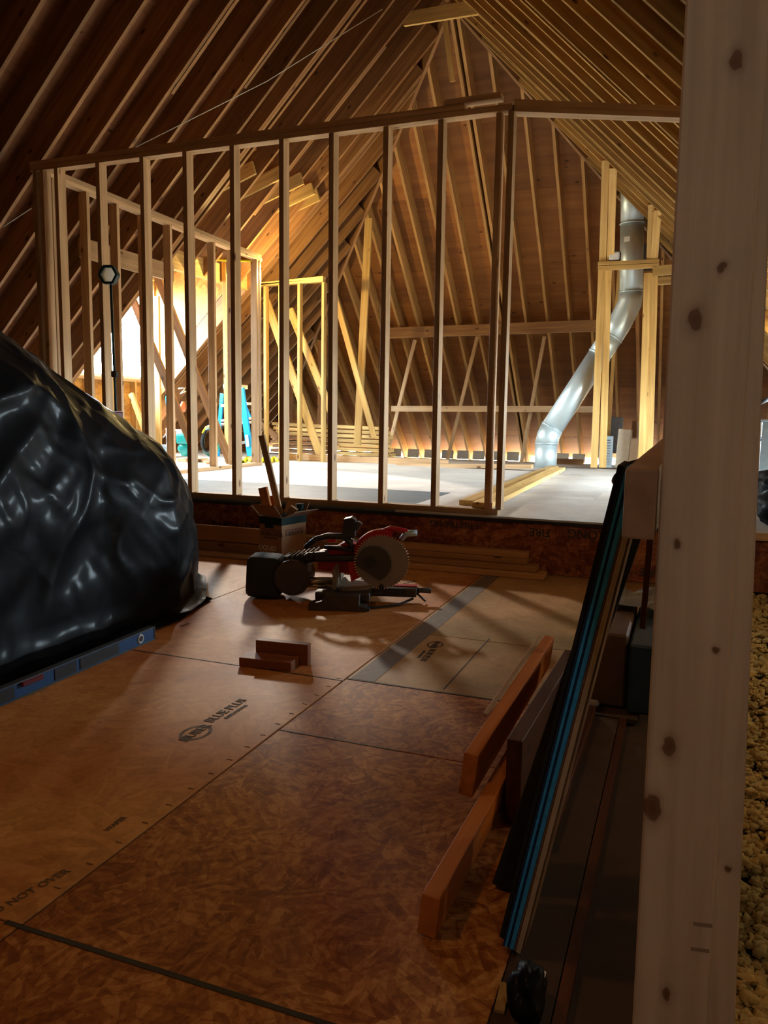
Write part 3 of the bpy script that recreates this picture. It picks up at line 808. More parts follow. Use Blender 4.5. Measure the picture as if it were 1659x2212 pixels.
# ---- purlin and its struts under the far hip
pu = pstick('purlin', 836, 720, 1297, 703, 12.42, 12.42, .045, .17, 'rafter_wood', up=(0, 0, 1)); tag(pu, 'wide horizontal purlin nailed across the far hip rafters', 'beam')
rl = pstick('rail_board', 846, 883, 1284, 884, 11.75, 11.75, .038, .089, 'stud_wood', up=(0, 0, 1)); tag(rl, 'thin horizontal board at waist height before the far rafters', 'board')
for a, lab in (((896, 735, 832, 1000, 12.4, 11.9), 'slanting strut under the left end of the far purlin'),
               ((1031, 728, 964, 1004, 12.4, 11.8), 'slanting strut under the middle of the far purlin'),
               ((1176, 728, 1124, 1010, 12.4, 11.5), 'slanting strut under the far purlin, beside the flue foot')):
    o = pstick('strut', *a, .05, .04, 'stud_wood'); tag(o, lab, 'strut')
for a, wd, mt, lab in (((797, 472, 772, 962, 11.0, 11.0), .11, 'yellow_wood', 'upright post standing behind the far lumber pile'),
                       ((575, 650, 692, 984, 10.25, 10.25), .11, 'yellow_wood', 'leaning brace that crosses the lit door frame low down'),
                       ((626, 668, 718, 895, 10.3, 10.3), .10, 'yellow_wood', 'leaning brace behind the right half of the lit door frame'),
                       ((724, 640, 808, 945, 10.9, 10.9), .08, 'yellow_wood', 'leaning brace that ends on the far lumber pile'),
                       ((336, 586, 500, 1006, 8.3, 8.9), .10, 'rafter_wood', 'long dark brace slanting down from the dormer header past the compressor'),
                       ((268, 600, 420, 975, 8.2, 8.3), .09, 'rafter_wood', 'dark brace slanting across the bright dormer window'),
                       ((283, 850, 316, 940, 9.0, 9.0), .07, 'yellow_wood', 'short orange brace on the knee wall under the window'),
                       ((338, 640, 343, 960, 9.3, 9.3), .085, 'yellow_wood', 'orange upright beside the right edge of the dormer window'),
                       ((457, 640, 462, 975, 9.5, 9.5), .045, 'yellow_wood', 'thin bright upright left of the blue stepladder'),
                       ((485, 565, 492, 1008, 9.1, 9.1), .06, 'yellow_wood', 'orange upright in front of the blue stepladder'),
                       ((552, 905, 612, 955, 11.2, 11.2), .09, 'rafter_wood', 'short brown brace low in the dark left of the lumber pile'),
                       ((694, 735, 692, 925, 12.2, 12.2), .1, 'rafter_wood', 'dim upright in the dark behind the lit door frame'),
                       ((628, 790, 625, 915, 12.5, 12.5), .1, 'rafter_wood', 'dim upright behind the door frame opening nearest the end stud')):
    o = pstick('brace', *a, wd, .04, mt, up=(0, 1, 0)); tag(o, lab, 'brace')
o = board('header_board', onL(152, 531) + Vector((.12, 0, -.02)), onL(354, 588) + Vector((.12, 0, -.02)), .04, .19, 'stud_wood', up=(0, 0, 1)); tag(o, 'pale header board nailed across the left rafters above the window', 'board')
o = board('cross_beam', ony(346, 549, 9.2), ony(545, 556, 8.9), .05, .11, 'rafter_wood', up=(0, 0, 1)); tag(o, 'dark cross beam above the dormer, seen through the short partition', 'beam')
tag(tube('lit_underside', [ony(346, 557, 9.15), ony(545, 564, 8.85)], .014, 'yellow_cord', None, 8), 'thin yellow strip painted as the lit underside of the dark cross beam', 'lit edge')  # the beam's lit underside, drawn as a yellow strip

# ---- galvanized flue
fd = thing('flue_duct', 'galvanized round flue with two elbows rising to the right roof slope', 'duct', (-1.75, 10.75, P0))
FR = .148
pth = [(1178, 1012, 10.75), (1181, 942, 10.75), (1345, 690, 10.95), (1363, 655, 10.95), (1367, 375, 10.9)]
P = [ony(a, b, c) for a, b, c in pth]


def duct(name, a, b, r=FR, mat='galvanized'):
    o = part(cyl(name, a, b, r, mat, None, 32), fd); return o


def mix(a, b, t): return a + (b - a) * t


duct('duct_section', P[0], mix(P[0], P[1], .78))
e1 = [mix(P[0], P[1], .76), P[1] + Vector((.02, 0, .0)), mix(P[1], P[2], .07)]
part(tube('elbow', e1, [FR + .004] * 3, 'galvanized', None, 32), fd)
duct('duct_section', mix(P[1], P[2], .05), mix(P[1], P[2], .70))
duct('duct_section', mix(P[1], P[2], .69), mix(P[1], P[2], .86), FR + .003)
e2 = [mix(P[1], P[2], .85), mix(P[1], P[2], .95) , P[3] + Vector((-.015, 0, -.0)), mix(P[3], P[4], .09)]
part(tube('elbow', e2, [FR + .004] * 4, 'galvanized', None, 32), fd)
duct('duct_section', mix(P[3], P[4], .07), mix(P[3], P[4], .62))
duct('duct_section', mix(P[3], P[4], .61), P[4], FR - .003)
for a, b, t in ((P[0], P[1], .78), (P[1], P[2], .07), (P[1], P[2], .70), (P[1], P[2], .855), (P[3], P[4], .09), (P[3], P[4], .3), (P[3], P[4], .62)):
    c = mix(a, b, t); d = (b - a).normalized()
    part(cyl('seam_bead', c - d * .008, c + d * .008, FR + .009, 'galvanized', None, 32), fd)
lab = box('duct_label', (0, 0, 0), (.075, .002, .06), 'white_plastic'); q = ony(1353, 512, 10.6); lab.matrix_basis = Matrix.Translation((q.x, 10.86 - FR * .97, q.z)) @ Matrix.Rotation(-.3, 4, 'Z'); part(lab, fd)
box_c = ony(1327, 553, YC - .07)
t = thing('work_light', 'small pinkish lamp on the crosspiece of the flue frame', 'lamp', box_c)
part(box('lamp_housing', box_c + Vector((0, .05, .0)), (.15, .07, .12), 'black_plastic', bevel=.02, seg=2), t)
part(box('lamp_lens', box_c + Vector((0, 0, -.0)), (.13, .04, .10), 'white_plastic', bevel=.018, seg=2), t)
o = box('metal_plate', ony(1382, 556, 11.45), (.5, .02, .36), 'cast_metal'); tag(o, 'dark sheet metal plate behind the flue above the crosspiece', 'sheet')
# items at the foot of the chase
t = thing('air_grille', 'bluish metal register standing at the foot of the flue frame', 'vent', ony(1308, 1000, 10.9))
c = ony(1309, 976, 10.85)
part(box('grille_frame', c, (.17, .05, .42), 'galvanized_dull', bevel=.004), t)
for i in range(10): part(box('louvre', c + Vector((0, -.03, -.16 + i * .035)), (.12, .012, .012), 'steel', rot=Matrix.Rotation(.4, 4, 'X')), t)
o = box('wire_mesh_crate', ony(1325, 940, 11.3), (.24, .12, .5), 'cast_metal', bevel=.004); tag(o, 'dark wire grid crate behind the bluish register', 'crate')
o = box('paper_sack', ony(1347, 968, 10.85), (.17, .08, .50), 'beige_edge', bevel=.012, seg=2, rot=Matrix.Rotation(.05, 4, 'Y')); tag(o, 'tall cream paper sack leaning at the foot of the flue frame', 'sack')
o = box('flat_carton', ony(1370, 958, 11.4), (.10, .06, .62), 'cardboard', rot=Matrix.Rotation(.03, 4, 'Y')); tag(o, 'tall narrow brown carton between the cream sack and the chase stud', 'carton')
o = box('stub_bracket', ony(1226, 1000, 11.6), (.45, .04, .12), 'rafter_wood'); tag(o, 'low wooden rack beside the flue foot', 'rack')

# ---- pale blocks lit in the far eave, between the rafter feet
for i, px in enumerate((855, 893, 929, 967, 1000, 1034, 1072, 1108, 1215, 1250)):
    p = ony(px, 978 + (px - 855) * .03, 13.9)
    o = box('eave_block', p, (.21, .05, .15), 'beige_edge', rot=Matrix.Rotation(-.25, 4, 'X'), bevel=.004)
    tag(o, '%s pale block %s the flue foot, between the far rafter feet' % (('eighth', 'seventh', 'sixth', 'fifth', 'fourth', 'third', 'second', 'first', 'first', 'second')[i], 'left of' if i < 8 else 'right of'), 'block', 'lit blocks between the far rafter feet')

# ---- loose boards on the platform
def loose(name, a, b, wy_, hz, mat, label, cat='board', z=P0, **kw):
    A = onz(*a, z); B = onz(*b, z); A.z = B.z = z + hz / 2 + .001
    o = board(name, A, B, wy_, hz, mat, **kw); return tag(o, label, cat)


loose('loose_board', (1040, 1098), (1208, 1016), .14, .038, 'yellow_wood', 'long pale board lying on the platform right of the doubled studs, uppermost of the two', z=P0 + .04, bevel=.002)
loose('loose_board', (1008, 1092), (1196, 1012), .12, .038, 'yellow_wood', 'pale board lying on the platform under the upper long board', bevel=.002)
o = board('edge_board', ony(604, 984, 10.1), ony(968, 998, 10.3), .038, .085, 'stud_wood', up=(0, 0, 1)); tag(o, 'whitish board on edge along the far side of the platform', 'board')
o.location.z = P0 + .045
o = board('edge_board', ony(860, 1000, 10.0), ony(1150, 1003, 9.9), .14, .05, 'stud_wood', up=(0, 0, 1)); tag(o, 'pale flat board continuing the far platform edge to the right', 'board'); o.location.z = P0 + .027

# ---- far lumber pile
lp = []
rows = [((600, 925), (812, 955), 0), ]
k = 0
for lay in range(7):
    for (xa, xb, dy) in ((598, 716, 0), (730, 838, 0)):
        za = 915 + lay * 9.5
        A = ony(xa + random.uniform(-4, 4), za + (0 if xa < 700 else 6), 11.55); B = ony(xb + random.uniform(-12, 0) + (0 if xa < 700 else lay * 2), za + 6 + (0 if xa < 700 else 5), 11.35)
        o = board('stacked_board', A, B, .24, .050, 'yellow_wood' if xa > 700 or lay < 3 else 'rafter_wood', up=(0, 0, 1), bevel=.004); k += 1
        tag(o, '%s of the far lumber pile, %s' % (('top board', 'second board from the top', 'third board from the top', 'fourth board from the top', 'third board from the bottom', 'second board from the bottom', 'bottom board')[lay],
            'behind the lit door frame' if xa < 700 else 'right of the door frame'), 'board', 'boards of the far lumber pile')

# ---- blue stepladder
st = thing('stepladder', 'blue fibreglass stepladder standing by the short partition', 'ladder', (-5.9, 9.9, P0))
YL = 9.7
for (xa, ya, xb, yb, Y_) in ((521, 838, 541, 985, YL - .2), (496, 838, 499, 990, YL + .35)):
    part(pstick('front_rail', xa, ya, xb, yb, Y_, Y_, .09, .035, 'ladder_blue', bevel=.004), st)
for (xa, ya, xb, yb, Y_) in ((512, 838, 540, 905, YL + .1), (480, 850, 470, 985, YL + .5)):
    part(pstick('rear_rail', xa, ya, xb, yb, Y_, Y_, .06, .03, 'ladder_blue', bevel=.004), st)
for y_ in (872, 904, 912, 955): part(board('ladder_tread', ony(482, y_ + 5, YL + .2), ony(539, y_, YL), .09, .035, 'aluminium', bevel=.004), st)
part(box('ladder_top', ony(509, 836, YL), (.30, .18, .06), 'aluminium', bevel=.012, seg=2), st)
part(box('rail_label', ony(534, 952, YL - .23), (.045, .004, .16), 'white_plastic', rot=Matrix.Rotation(-.13, 4, 'Y')), st)
# second blue ladder edge further left
o = pstick('ladder_rail', 362, 855, 366, 905, 9.6, 9.6, .06, .03, 'ladder_blue'); tag(o, 'short blue rail end leaning near the knee wall', 'ladder')

# ---- wheeled compressor and hose reel
cp = thing('air_compressor', 'small teal wheeled air compressor behind the studs', 'compressor', ony(385, 985, 8.9))
YA = 8.9
part(tube('tank', [ony(388, 972, YA), ony(391, 970, YA), ony(420, 970, YA + .1), ony(424, 972, YA + .1)], [.04, .10, .10, .04], 'teal_paint', None, 20), cp)
part(box('motor', ony(402, 948, YA), (.22, .16, .14), 'teal_paint', bevel=.03, seg=2), cp)
part(box('pump_head', ony(390, 938, YA), (.09, .09, .1), 'white_plastic', bevel=.02, seg=2), cp)
wc = ony(353, 974, YA - .1)
whl = part(cyl('wheel', wc + Vector((0, -.025, 0)), wc + Vector((0, .025, 0)), .085, 'galvanized_dull', None, 28), cp)
part(cyl('wheel_hub', wc + Vector((0, -.035, 0)), wc + Vector((0, .035, 0)), .035, 'black_plastic', None, 16), cp)
part(tube('push_handle', [ony(352, 945, YA), ony(358, 938, YA), ony(372, 930, YA), ony(400, 928, YA)], .010, 'aluminium', None, 8), cp)
part(tube('frame_tube', [ony(360, 985, YA - .1), ony(360, 925, YA - .1)], .010, 'aluminium', None, 8), cp)
rr_ = ony(449, 953, 9.4)
hr_ = thing('hose_reel', 'coiled dark green air hose hanging beside the compressor', 'hose', rr_)
for i, r_ in enumerate((.14, .155, .17, .185, .16, .175)):
    pts = [rr_ + Vector((r_ * .75 * math.cos(a), .02 * i + .01 * math.sin(3 * a), r_ * 1.15 * math.sin(a))) for a in [2 * math.pi * q / 28 for q in range(28)]]
    part(tube('hose_coil', pts, .011, 'teal_paint' if i % 2 else 'black_rubber', None, 8, closed=True), hr_)
part(tube('hose_tail', [ony(437, 935, 9.3), ony(445, 922, 9.3), ony(462, 921, 9.3)], .010, 'yellow_cord', None, 8), hr_)
o = tube('orange_bracket', [ony(396, 868, 9.0), ony(394, 880, 9.0), ony(398, 889, 9.0)], [.02, .045, .02], 'orange_red', None, 12); tag(o, 'small orange and white tool hanging by the compressor', 'tool')
o = tube('chrome_handle', [ony(386, 840, 9.0), ony(400, 838, 9.0), ony(390, 851, 9.0), ony(400, 845, 9.0)], .012, 'aluminium', None, 8); tag(o, 'bright curved metal handle above the orange tool', 'handle')
o = tube('extension_cord', [onz(500 + i * 3.4, 993 + 5 * math.sin(i * 1.1), P0 + .02) for i in range(30)], .022, 'yellow_cord', None, 8); tag(o, 'yellow extension cord heaped on the far left platform', 'cord')
loose('floor_scrap', (392, 998), (440, 996), .2, .04, 'stud_wood', 'pale offcut on the platform behind the compressor wheel', 'board')
loose('floor_scrap', (425, 990), (455, 1003), .12, .03, 'stud_wood', 'pale offcut on the platform under the hose reel', 'board')

# ================================================================= NEAR OBJECTS
# ---- near post, second stud behind it, and the guard rail
PW = Vector((-.0205, 1.02, 0))
pt = thing('post', 'big pale knotty post standing close by on the right', 'post', (.02, 1.02, 0))
A, B = Vector((.0235, 1.0, -.30)), Vector((.0165 + .0015, 1.0, 3.6))
A = Vector((.0270, 1.019, -.35)); B = Vector((.0115, 1.019, 2.2))
bd = part(board('post_board', A, B, .0885, .038, 'post_wood', up=(0, 1, 0), bevel=.0025), pt)
for (px, py) in ((1518, 1998), (1512, 2052)):
    c = ony(px, py, .9996); part(box('pencil_smudge', c, (.022, .0006, .005), 'smudge', rot=Matrix.Rotation(-.12, 4, 'Y')), pt)
o = board('backing_stud', (.078, 1.068, -.35), (.0225, 1.062, 1.6), .0885, .038, 'post_wood', up=(0, 1, 0), bevel=.002)
tag(o, 'second stud behind the big near post, leaning slightly past its right edge', 'stud')
gr = board('guard_rail', (-.0475, .995, .937), (-.045, 5.15, .945), .038, .086, 'rail_wood', up=(0, 0, 1), bevel=.003)
tag(gr, 'brown rail board running back beside the near post, end grain towards us', 'rail')
# black rolled cloth with an open end lying against the rail
t = thing('rolled_bag', 'black rolled bag with a copper coloured mouth against the rail', 'bag', ony(1340, 1030, 1.5))
part(tube('roll', [ony(1326, 1040, 1.5), ony(1333, 1035, 1.5), ony(1350, 1026, 1.5), ony(1380, 1022, 1.55)], [.006, .010, .016, .018], 'bag_black', None, 16), t)
part(tube('roll', [ony(1338, 1022, 1.52), ony(1350, 1014, 1.52), ony(1378, 1010, 1.55)], [.006, .012, .016], 'bag_black', None, 16), t)
part(tube('mouth', [ony(1325, 1041, 1.498), ony(1328, 1040, 1.5)], .0055, 'brown_edge', None, 16), t)

# ---- bundle of boards leaning on the rail
lean0, lean1 = Vector((-.262, 1.41, .0)), Vector((-.083, 1.41, .955))
d = (lean1 - lean0).normalized(); nrm = Vector((d.z, 0, -d.x))
acc = -.026
SL_ = [('leaning_panel', .011, 'bag_black', 'black board, outermost of the bundle leaning on the rail', .15, .02), ('leaning_panel', .004, 'foam_navy', 'navy sheet right behind the black leaning board', .13, 0),
       ('leaning_panel', .006, 'foam_blue', 'thin blue sheet, first of the two bright blue edges in the leaning bundle', .13, 0), ('leaning_panel', .004, 'foam_navy', 'navy sheet between the two blue edges in the leaning bundle', .13, .002),
       ('leaning_panel', .009, 'foam_blue', 'thicker blue sheet in the middle of the leaning bundle', .13, 0), ('leaning_panel', .0045, 'brown_edge', 'brown board between the blue and the beige sheet of the leaning bundle', .13, 0),
       ('leaning_panel', .010, 'beige_edge', 'pale beige board in the leaning bundle', .13, -.002), ('leaning_panel', .004, 'brown_edge', 'brown backing board, last of the leaning bundle before the rail gap', .13, .004)]
for nm, th, mt, lb, dep, dy in SL_:
    c0 = lean0 + nrm * (acc + th / 2) + Vector((0, dep / 2 + dy, .014)); c1 = lean1 + nrm * (acc + th / 2) + Vector((0, dep / 2 + dy, 0))
    o = board(nm, c0, c1, dep, th - .0006, mt, up=nrm, bevel=.0008); tag(o, lb, 'board'); acc += th

Pb, Qb = ony(1196, 1520, 1.67), ony(1347, 1075, 1.67); db = (Qb - Pb).normalized(); Ab = Pb - db * ((Pb.z - .01) / db.z)
o = board('leaning_panel', Ab + nrm * .03, Qb + nrm * .03, .12, .058, 'bag_black', up=nrm, bevel=.002); tag(o, 'thick black panel leaning just behind the blue edged bundle', 'board')

# ---- orange boards lying beside them
def bar(name, a, b, wy_, hz, mat, label, roll=0., bevel=.002, cat='board'):
    o = board(name, a, b, wy_, hz, mat, up=(0, 0, 1), roll=roll, bevel=bevel); return tag(o, label, cat)


bar('lumber_offcut', (-.425, 1.40, .046), (-.400, 2.95, .052), .038, .089, 'red_wood', 'orange two-by-four on edge on the near floor, nearest its end grain', roll=.10)
bar('lumber_offcut', (-.478, 1.90, .112), (-.452, 2.98, .146), .038, .12, 'red_wood', 'orange board with a chipped top edge behind the nearest two-by-four', roll=.12)
bar('chipped_strip', (-.497, 2.15, .182), (-.478, 2.95, .206), .012, .010, 'stud_wood', 'white splintered strip along the top of the orange board', roll=.3)
bar('lumber_offcut', (-.36, 1.90, .115), (-.335, 2.75, .115), .040, .225, 'riser_wood', 'dark wide board on edge between the orange boards and the leaning bundle')
bar('lumber_offcut', (-.275, 1.8, .02), (-.27, 2.75, .02), .06, .036, 'riser_wood', 'dark flat board on the floor behind the leaning bundle')

# ---- two offcut blocks on the floor
bk = [ony(0, 0, 1)]
p, q = onz(516, 1440), onz(628, 1452); dirv = (q - p).normalized(); ang = math.atan2(dirv.y, dirv.x); L_ = (q - p).length; side = Vector((-dirv.y, dirv.x, 0))
c = (p + q) / 2
o = box('offcut_block', (c.x + side.x * .045, c.y + side.y * .045, .020), (L_, .089, .038), 'block_wood', rz=ang, bevel=.002); tag(o, 'brown wood block lying flat on the floor, front one of the pair', 'block')
c2 = c + side * .112 + dirv * .035
o = box('offcut_block', (c2.x, c2.y, .0455), (L_ * 1.02, .038, .089), 'block_wood', rz=ang, bevel=.002); tag(o, 'brown wood block standing on edge behind the flat one', 'block')

# ---- spirit level
a, b = Vector((-2.180, 1.05, 0)), Vector((-2.235, 2.90, 0))
d = (b - a).normalized(); lv = thing('spirit_level', 'long blue box level with black panels beside the plastic heap', 'level', (a + b) / 2)
hh = .062


def along(s, z=0., out=0.): return a + d * s + Vector((0, 0, z)) + Vector((d.y, -d.x, 0)) * out


LT = (b - a).length
part(board('level_body', along(0, hh / 2 + .001), along(LT, hh / 2 + .001), .022, hh - .006, 'level_blue', bevel=.001), lv)
for z in (.003, hh - .002): part(board('edge_flange', along(0, z), along(LT, z), .030, .006, 'level_edge', bevel=.001), lv)
for s0, s1 in ((.75, 1.02), (1.22, 1.34), (1.36, 1.60), (.10, .5)): part(board('black_panel', along(s0, hh / 2, .012), along(s1, hh / 2, .012), .004, hh * .72, 'black_plastic', bevel=.001), lv)
part(box('end_cap', along(LT + .004, hh / 2), (.026, .012, hh), 'black_plastic', bevel=.002), lv)
vc = along(LT - .10, hh / 2, .012)
ax = Vector((d.y, -d.x, 0))
part(tube('vial_ring', [vc + (d * math.cos(t_) + Vector((0, 0, 1)) * math.sin(t_)) * .017 for t_ in [2 * math.pi * i / 24 for i in range(24)]], .0045, 'white_plastic', None, 8, closed=True), lv)
part(cyl('vial', vc - ax * .004, vc + ax * .004, .012, 'black_plastic'), lv)
part(box('centre_vial', along(1.10, hh - .012, .012), (.03, .10, .018), 'red_case', bevel=.003), lv)

# ---- heap under black plastic sheeting
def heap():
    bm = bmesh.new(); NS, NU = 300, 220; grid = []
    for i in range(NS + 1):
        s = i / NS; y = .2 + s * 4.05                       # along the heap
        hgt = interp(y, [(.2, 1.75), (1.6, 1.72), (2.79, 1.45), (2.95, 1.35), (3.12, 1.24), (3.34, 1.10), (3.46, 1.01), (3.60, .985), (3.75, .93), (3.88, .83), (4.0, .70), (4.1, .54), (4.18, .36), (4.25, .06)])
        xr = interp(y, [(.2, -2.40), (2.0, -2.42), (2.9, -2.44), (3.35, -2.38), (3.6, -2.46), (3.85, -2.62), (4.1, -2.80), (4.25, -3.0)])
        hgt = hgt * 1.05 + .02
        row = []
        for j in range(NU + 1):
            u = j / NU                                       # 0 right foot .. 1 left foot
            if u < .06: x = xr + .05 - (u / .06) * .07; z = .012 + .03 * (u / .06) ** 2
            else:
                v = (u - .06) / .94; th = v * math.pi
                e = .62
                cx = math.copysign(abs(math.cos(th)) ** e, math.cos(th)); cz = abs(math.sin(th)) ** .62
                x = xr - .02 - .95 * (1 - cx) + .10 * math.sin(math.pi * min(1, v * 3.2)) * (.8 + .4 * math.sin(y * 3)); z = .04 + (hgt - .04) * cz
                if v < .5: x -= .22 * (z / 1.5) ** 1.3
            p = Vector((x, y, z))
            f = min(1, z / .25)
            n1 = noise.noise(p * 1.6 + Vector((5, 1, 2))); n2 = noise.noise(p * 4.1); n3 = abs(noise.noise(Vector((p.x * 3 + p.z * 2.2, p.y * 2.4 - p.z * 3, p.z * 1.4)) * 1.1))
            n4 = abs(noise.noise(Vector((p.x * 2, p.y * 9 + p.z * 7, p.z * 3)))) 
            r_ = .07 * n1 + .018 * n2 + .05 * (.25 - n3) + .010 * (.2 - n4) + .003 * noise.noise(p * 12)
            for k_, (fr, am) in enumerate(((1.3, .030), (2.3, .018), (4.2, .008))):
                q_ = Vector((p.x * .8 + p.z * .9 + k_ * 7, p.y * .9 - p.z * (.7 - .5 * k_), p.z * .8 - p.x * .3)) * fr
                r_ += am * max(0, 1 - 5.5 * abs(noise.noise(q_))) ** 1.6
            p += Vector((.8 * f, 0, .25 * f)) * r_ + Vector((0, 0, .012 * (1 + noise.noise(p * 9)) * (1 - f)))
            p.y += .03 * noise.noise(p * 3.3) * f
            row.append(bm.verts.new(p))
        grid.append(row)
    for i in range(NS):
        for j in range(NU): bm.faces.new((grid[i][j], grid[i + 1][j], grid[i + 1][j + 1], grid[i][j + 1]))
    bm.faces.new([grid[NS][j] for j in range(NU + 1)])
    bmesh.ops.recalc_face_normals(bm, faces=bm.faces)
    return bm


def interp(x, pts):
    if x <= pts[0][0]: return pts[0][1]
    for (a_, b_), (c_, d_) in zip(pts, pts[1:]):
        if x <= c_: return b_ + (d_ - b_) * (x - a_) / (c_ - a_)
    return pts[-1][1]


hp = thing('covered_heap', 'big heap wrapped in black plastic sheeting at the left', 'covered pile', (-3.2, 2.6, 0))
part(obj('plastic_sheet', heap(), 'black_poly', None, None, True), hp)
bm = bmesh.new()
for i in range(60):
    y = .6 + i * .052
    for j in range(3):
        p = Vector((-2.30 - j * .09 + .02 * noise.noise((y * 4, j, 0)) - max(0, y - 3.2) * .25, y, .006 + (j == 1) * (.022 + .014 * noise.noise((y * 7, 0, 3))) + .004))
        bm.verts.new(p)
bm.verts.ensure_lookup_table()
for i in range(59):
    for j in range(2):
        v = bm.verts; bm.faces.new((v[i * 3 + j], v[(i + 1) * 3 + j], v[(i + 1) * 3 + j + 1], v[i * 3 + j + 1]))
bmesh.ops.solidify(bm, geom=bm.faces[:], thickness=.003)
part(obj('sheet_hem', bm, 'black_poly', None, None, True), hp)

# ---- work light on a stand behind the heap
YW = 4.95
hc = ony(233, 593, YW)
wl = thing('work_light', 'hexagonal tripod work light with a black rim, seen against the studs', 'lamp', (hc.x + .02, YW, 0))


def hexa(r, n=6, rot=0.): return [(r * math.cos(rot + 2 * math.pi * i / n), r * math.sin(rot + 2 * math.pi * i / n)) for i in range(n)]


rz = Matrix.Translation(hc) @ Matrix.Rotation(R(14), 4, 'Z')
hx_ = hexa(.070)
for i in range(6):
    (ax_, az_), (bx_, bz_) = hx_[i], hx_[(i + 1) % 6]
    part(board('lamp_housing', rz @ Vector((ax_, .02, az_)), rz @ Vector((bx_, .02, bz_)), .055, .018, 'lamp_teal', None, up=rz.to_3x3() @ Vector((ax_ + bx_, 0, az_ + bz_)), bevel=.003), wl)
o = obj('lamp_lens', prism_bm(hexa(.066), (0, .006, 0), (0, .01, 0)), 'lens', None, rz); part(o, wl)
part(box('lamp_bracket', hc + Vector((-.085, .03, .015)), (.03, .04, .05), 'black_plastic', bevel=.006), wl)
part(tube('pole', [Vector((hc.x - .0, YW + .03, hc.z - .07)), Vector((hc.x + .03, YW + .03, .35))], .010, 'lamp_teal', None, 10), wl)
part(box('pole_clamp', (hc.x + .015, YW + .03, 1.32), (.05, .04, .05), 'black_plastic', bevel=.008), wl)
for a_ in (0, 2.1, 4.2): part(tube('tripod_leg', [Vector((hc.x + .03, YW + .03, .5)), Vector((hc.x + .03 + .3 * math.cos(a_), YW - .12 + .25 * math.sin(a_), .02))], .008, 'lamp_teal', None, 8), wl)
o = box('tool_case', ony(240, 905, 4.4), (.09, .15, .10), 'red_case', bevel=.012, seg=2); tag(o, 'dark red case corner showing over the top of the plastic heap', 'case')
o.location.z = ony(240, 888, 4.4).z - .05

# ---- glue carton with offcuts standing in it
ca = onz(598, 1232)
ka = R(9)
bx = thing('cardboard_box', 'open brown carton printed SUBFLOOR LIQUID NAILS by the platform wall', 'box', (-2.555, 4.86, 0), 0)
bw, bdp, bh = .195, .26, .335
Mx = Matrix.Translation((-2.60, 4.84, 0)) @ Matrix.Rotation(R(-12), 4, 'Z')


def bpart(name, c, s, mat, rot=None, bevel=0.):
    o = obj(name, cube_bm(*s, bevel), mat, None, Mx @ Matrix.Translation(c) @ (rot if rot else Matrix.Identity(4))); return part(o, bx)


bpart('carton_side', (0, -bdp / 2, bh / 2), (bw, .005, bh), 'cardboard'); bpart('carton_side', (0, bdp / 2, bh / 2), (bw, .005, bh), 'cardboard')
bpart('carton_side', (-bw / 2, 0, bh / 2), (.005, bdp, bh), 'cardboard'); bpart('carton_side', (bw / 2, 0, bh / 2), (.005, bdp, bh), 'cardboard')
bpart('carton_bottom', (0, 0, .004), (bw, bdp, .005), 'cardboard')
bpart('dark_band', (0, 0, bh - .028), (bw + .010, bdp + .010, .052), 'cardboard_dark')
bpart('hand_hole', (-.01, -bdp / 2 - .004, bh - .066), (.075, .004, .028), 'cardboard_dark', bevel=.0)
for c, s, rx, ry in (((0, -bdp / 2 - .035, bh + .045), (bw, .004, .115), .75, 0), ((0, bdp / 2 + .02, bh + .04), (bw, .004, .09), -.5, 0), ((-bw / 2 - .045, 0, bh + .03), (.004, bdp, .115), 0, -.95), ((bw / 2 + .055, 0, bh + .02), (.004, bdp, .13), 0, 1.15)):
    bpart('flap', c, s, 'cardboard', Matrix.Rotation(rx, 4, 'X') @ Matrix.Rotation(ry, 4, 'Y'))
FM = Matrix.Rotation(R(90), 4, 'X')


def btext(st, size, c, side=False, mat='ink'):
    m = Mx @ Matrix.Translation(c) @ (Matrix.Rotation(R(90), 4, 'Z') if side else Matrix.Identity(4)) @ FM
    o = text('lettering', st, size, m, mat, None, .0006); part(o, bx)


btext('SUBFLOOR', .040, (.012, -bdp / 2 - .0035, .215)); btext('CONSTRUCTION', .016, (.0, -bdp / 2 - .0035, .188)); bpart('red_stripe', (.01, -bdp / 2 - .003, .242), (.17, .001, .007), 'red_case')
btext('SUBFLOOR', .040, (bw / 2 + .0035, .0, .215), True); bpart('red_stripe', (bw / 2 + .003, 0, .242), (.001, .2, .007), 'red_case')
btext('LIQUID', .048, (-.025, -bdp / 2 - .0035, .115), False, 'white_ink'); btext('NAILS', .048, (-.03, -bdp / 2 - .0035, .072), False, 'white_ink')


def kindling(a, b, wy_, hz, mat, label, roll=0.):
    o = board('offcut_stick', a, b, wy_, hz, mat, up=(0, 1, 0), roll=roll, bevel=.002); return tag(o, label, 'board')


YK = 4.86
kindling(ony(608, 1122, YK + .04), ony(565, 940, YK - .02), .042, .038, 'stud_wood', 'tall stick leaning out of the glue carton against the studs', .3)
kindling(ony(584, 1128, YK - .05), ony(568, 1053, YK - .05), .060, .038, 'red_wood', 'short pointed offcut sticking out of the carton, left of the tall stick', .2)
kindling(ony(600, 1120, YK + .06), ony(591, 1070, YK + .06), .055, .04, 'red_wood', 'short orange offcut in the carton behind the tall stick', -.3)
kindling(ony(614, 1132, YK + .03), ony(636, 1096, YK + .03), .055, .03, 'stud_wood', 'small tan offcut lying on the carton rim right of the tall stick', .3)
o = cyl('tin_can', ony(650, 1128, YK + .10), ony(648, 1088, YK + .10), .030, 'cardboard_dark', None, 20); tag(o, 'dark green tube standing in the right side of the carton', 'can')

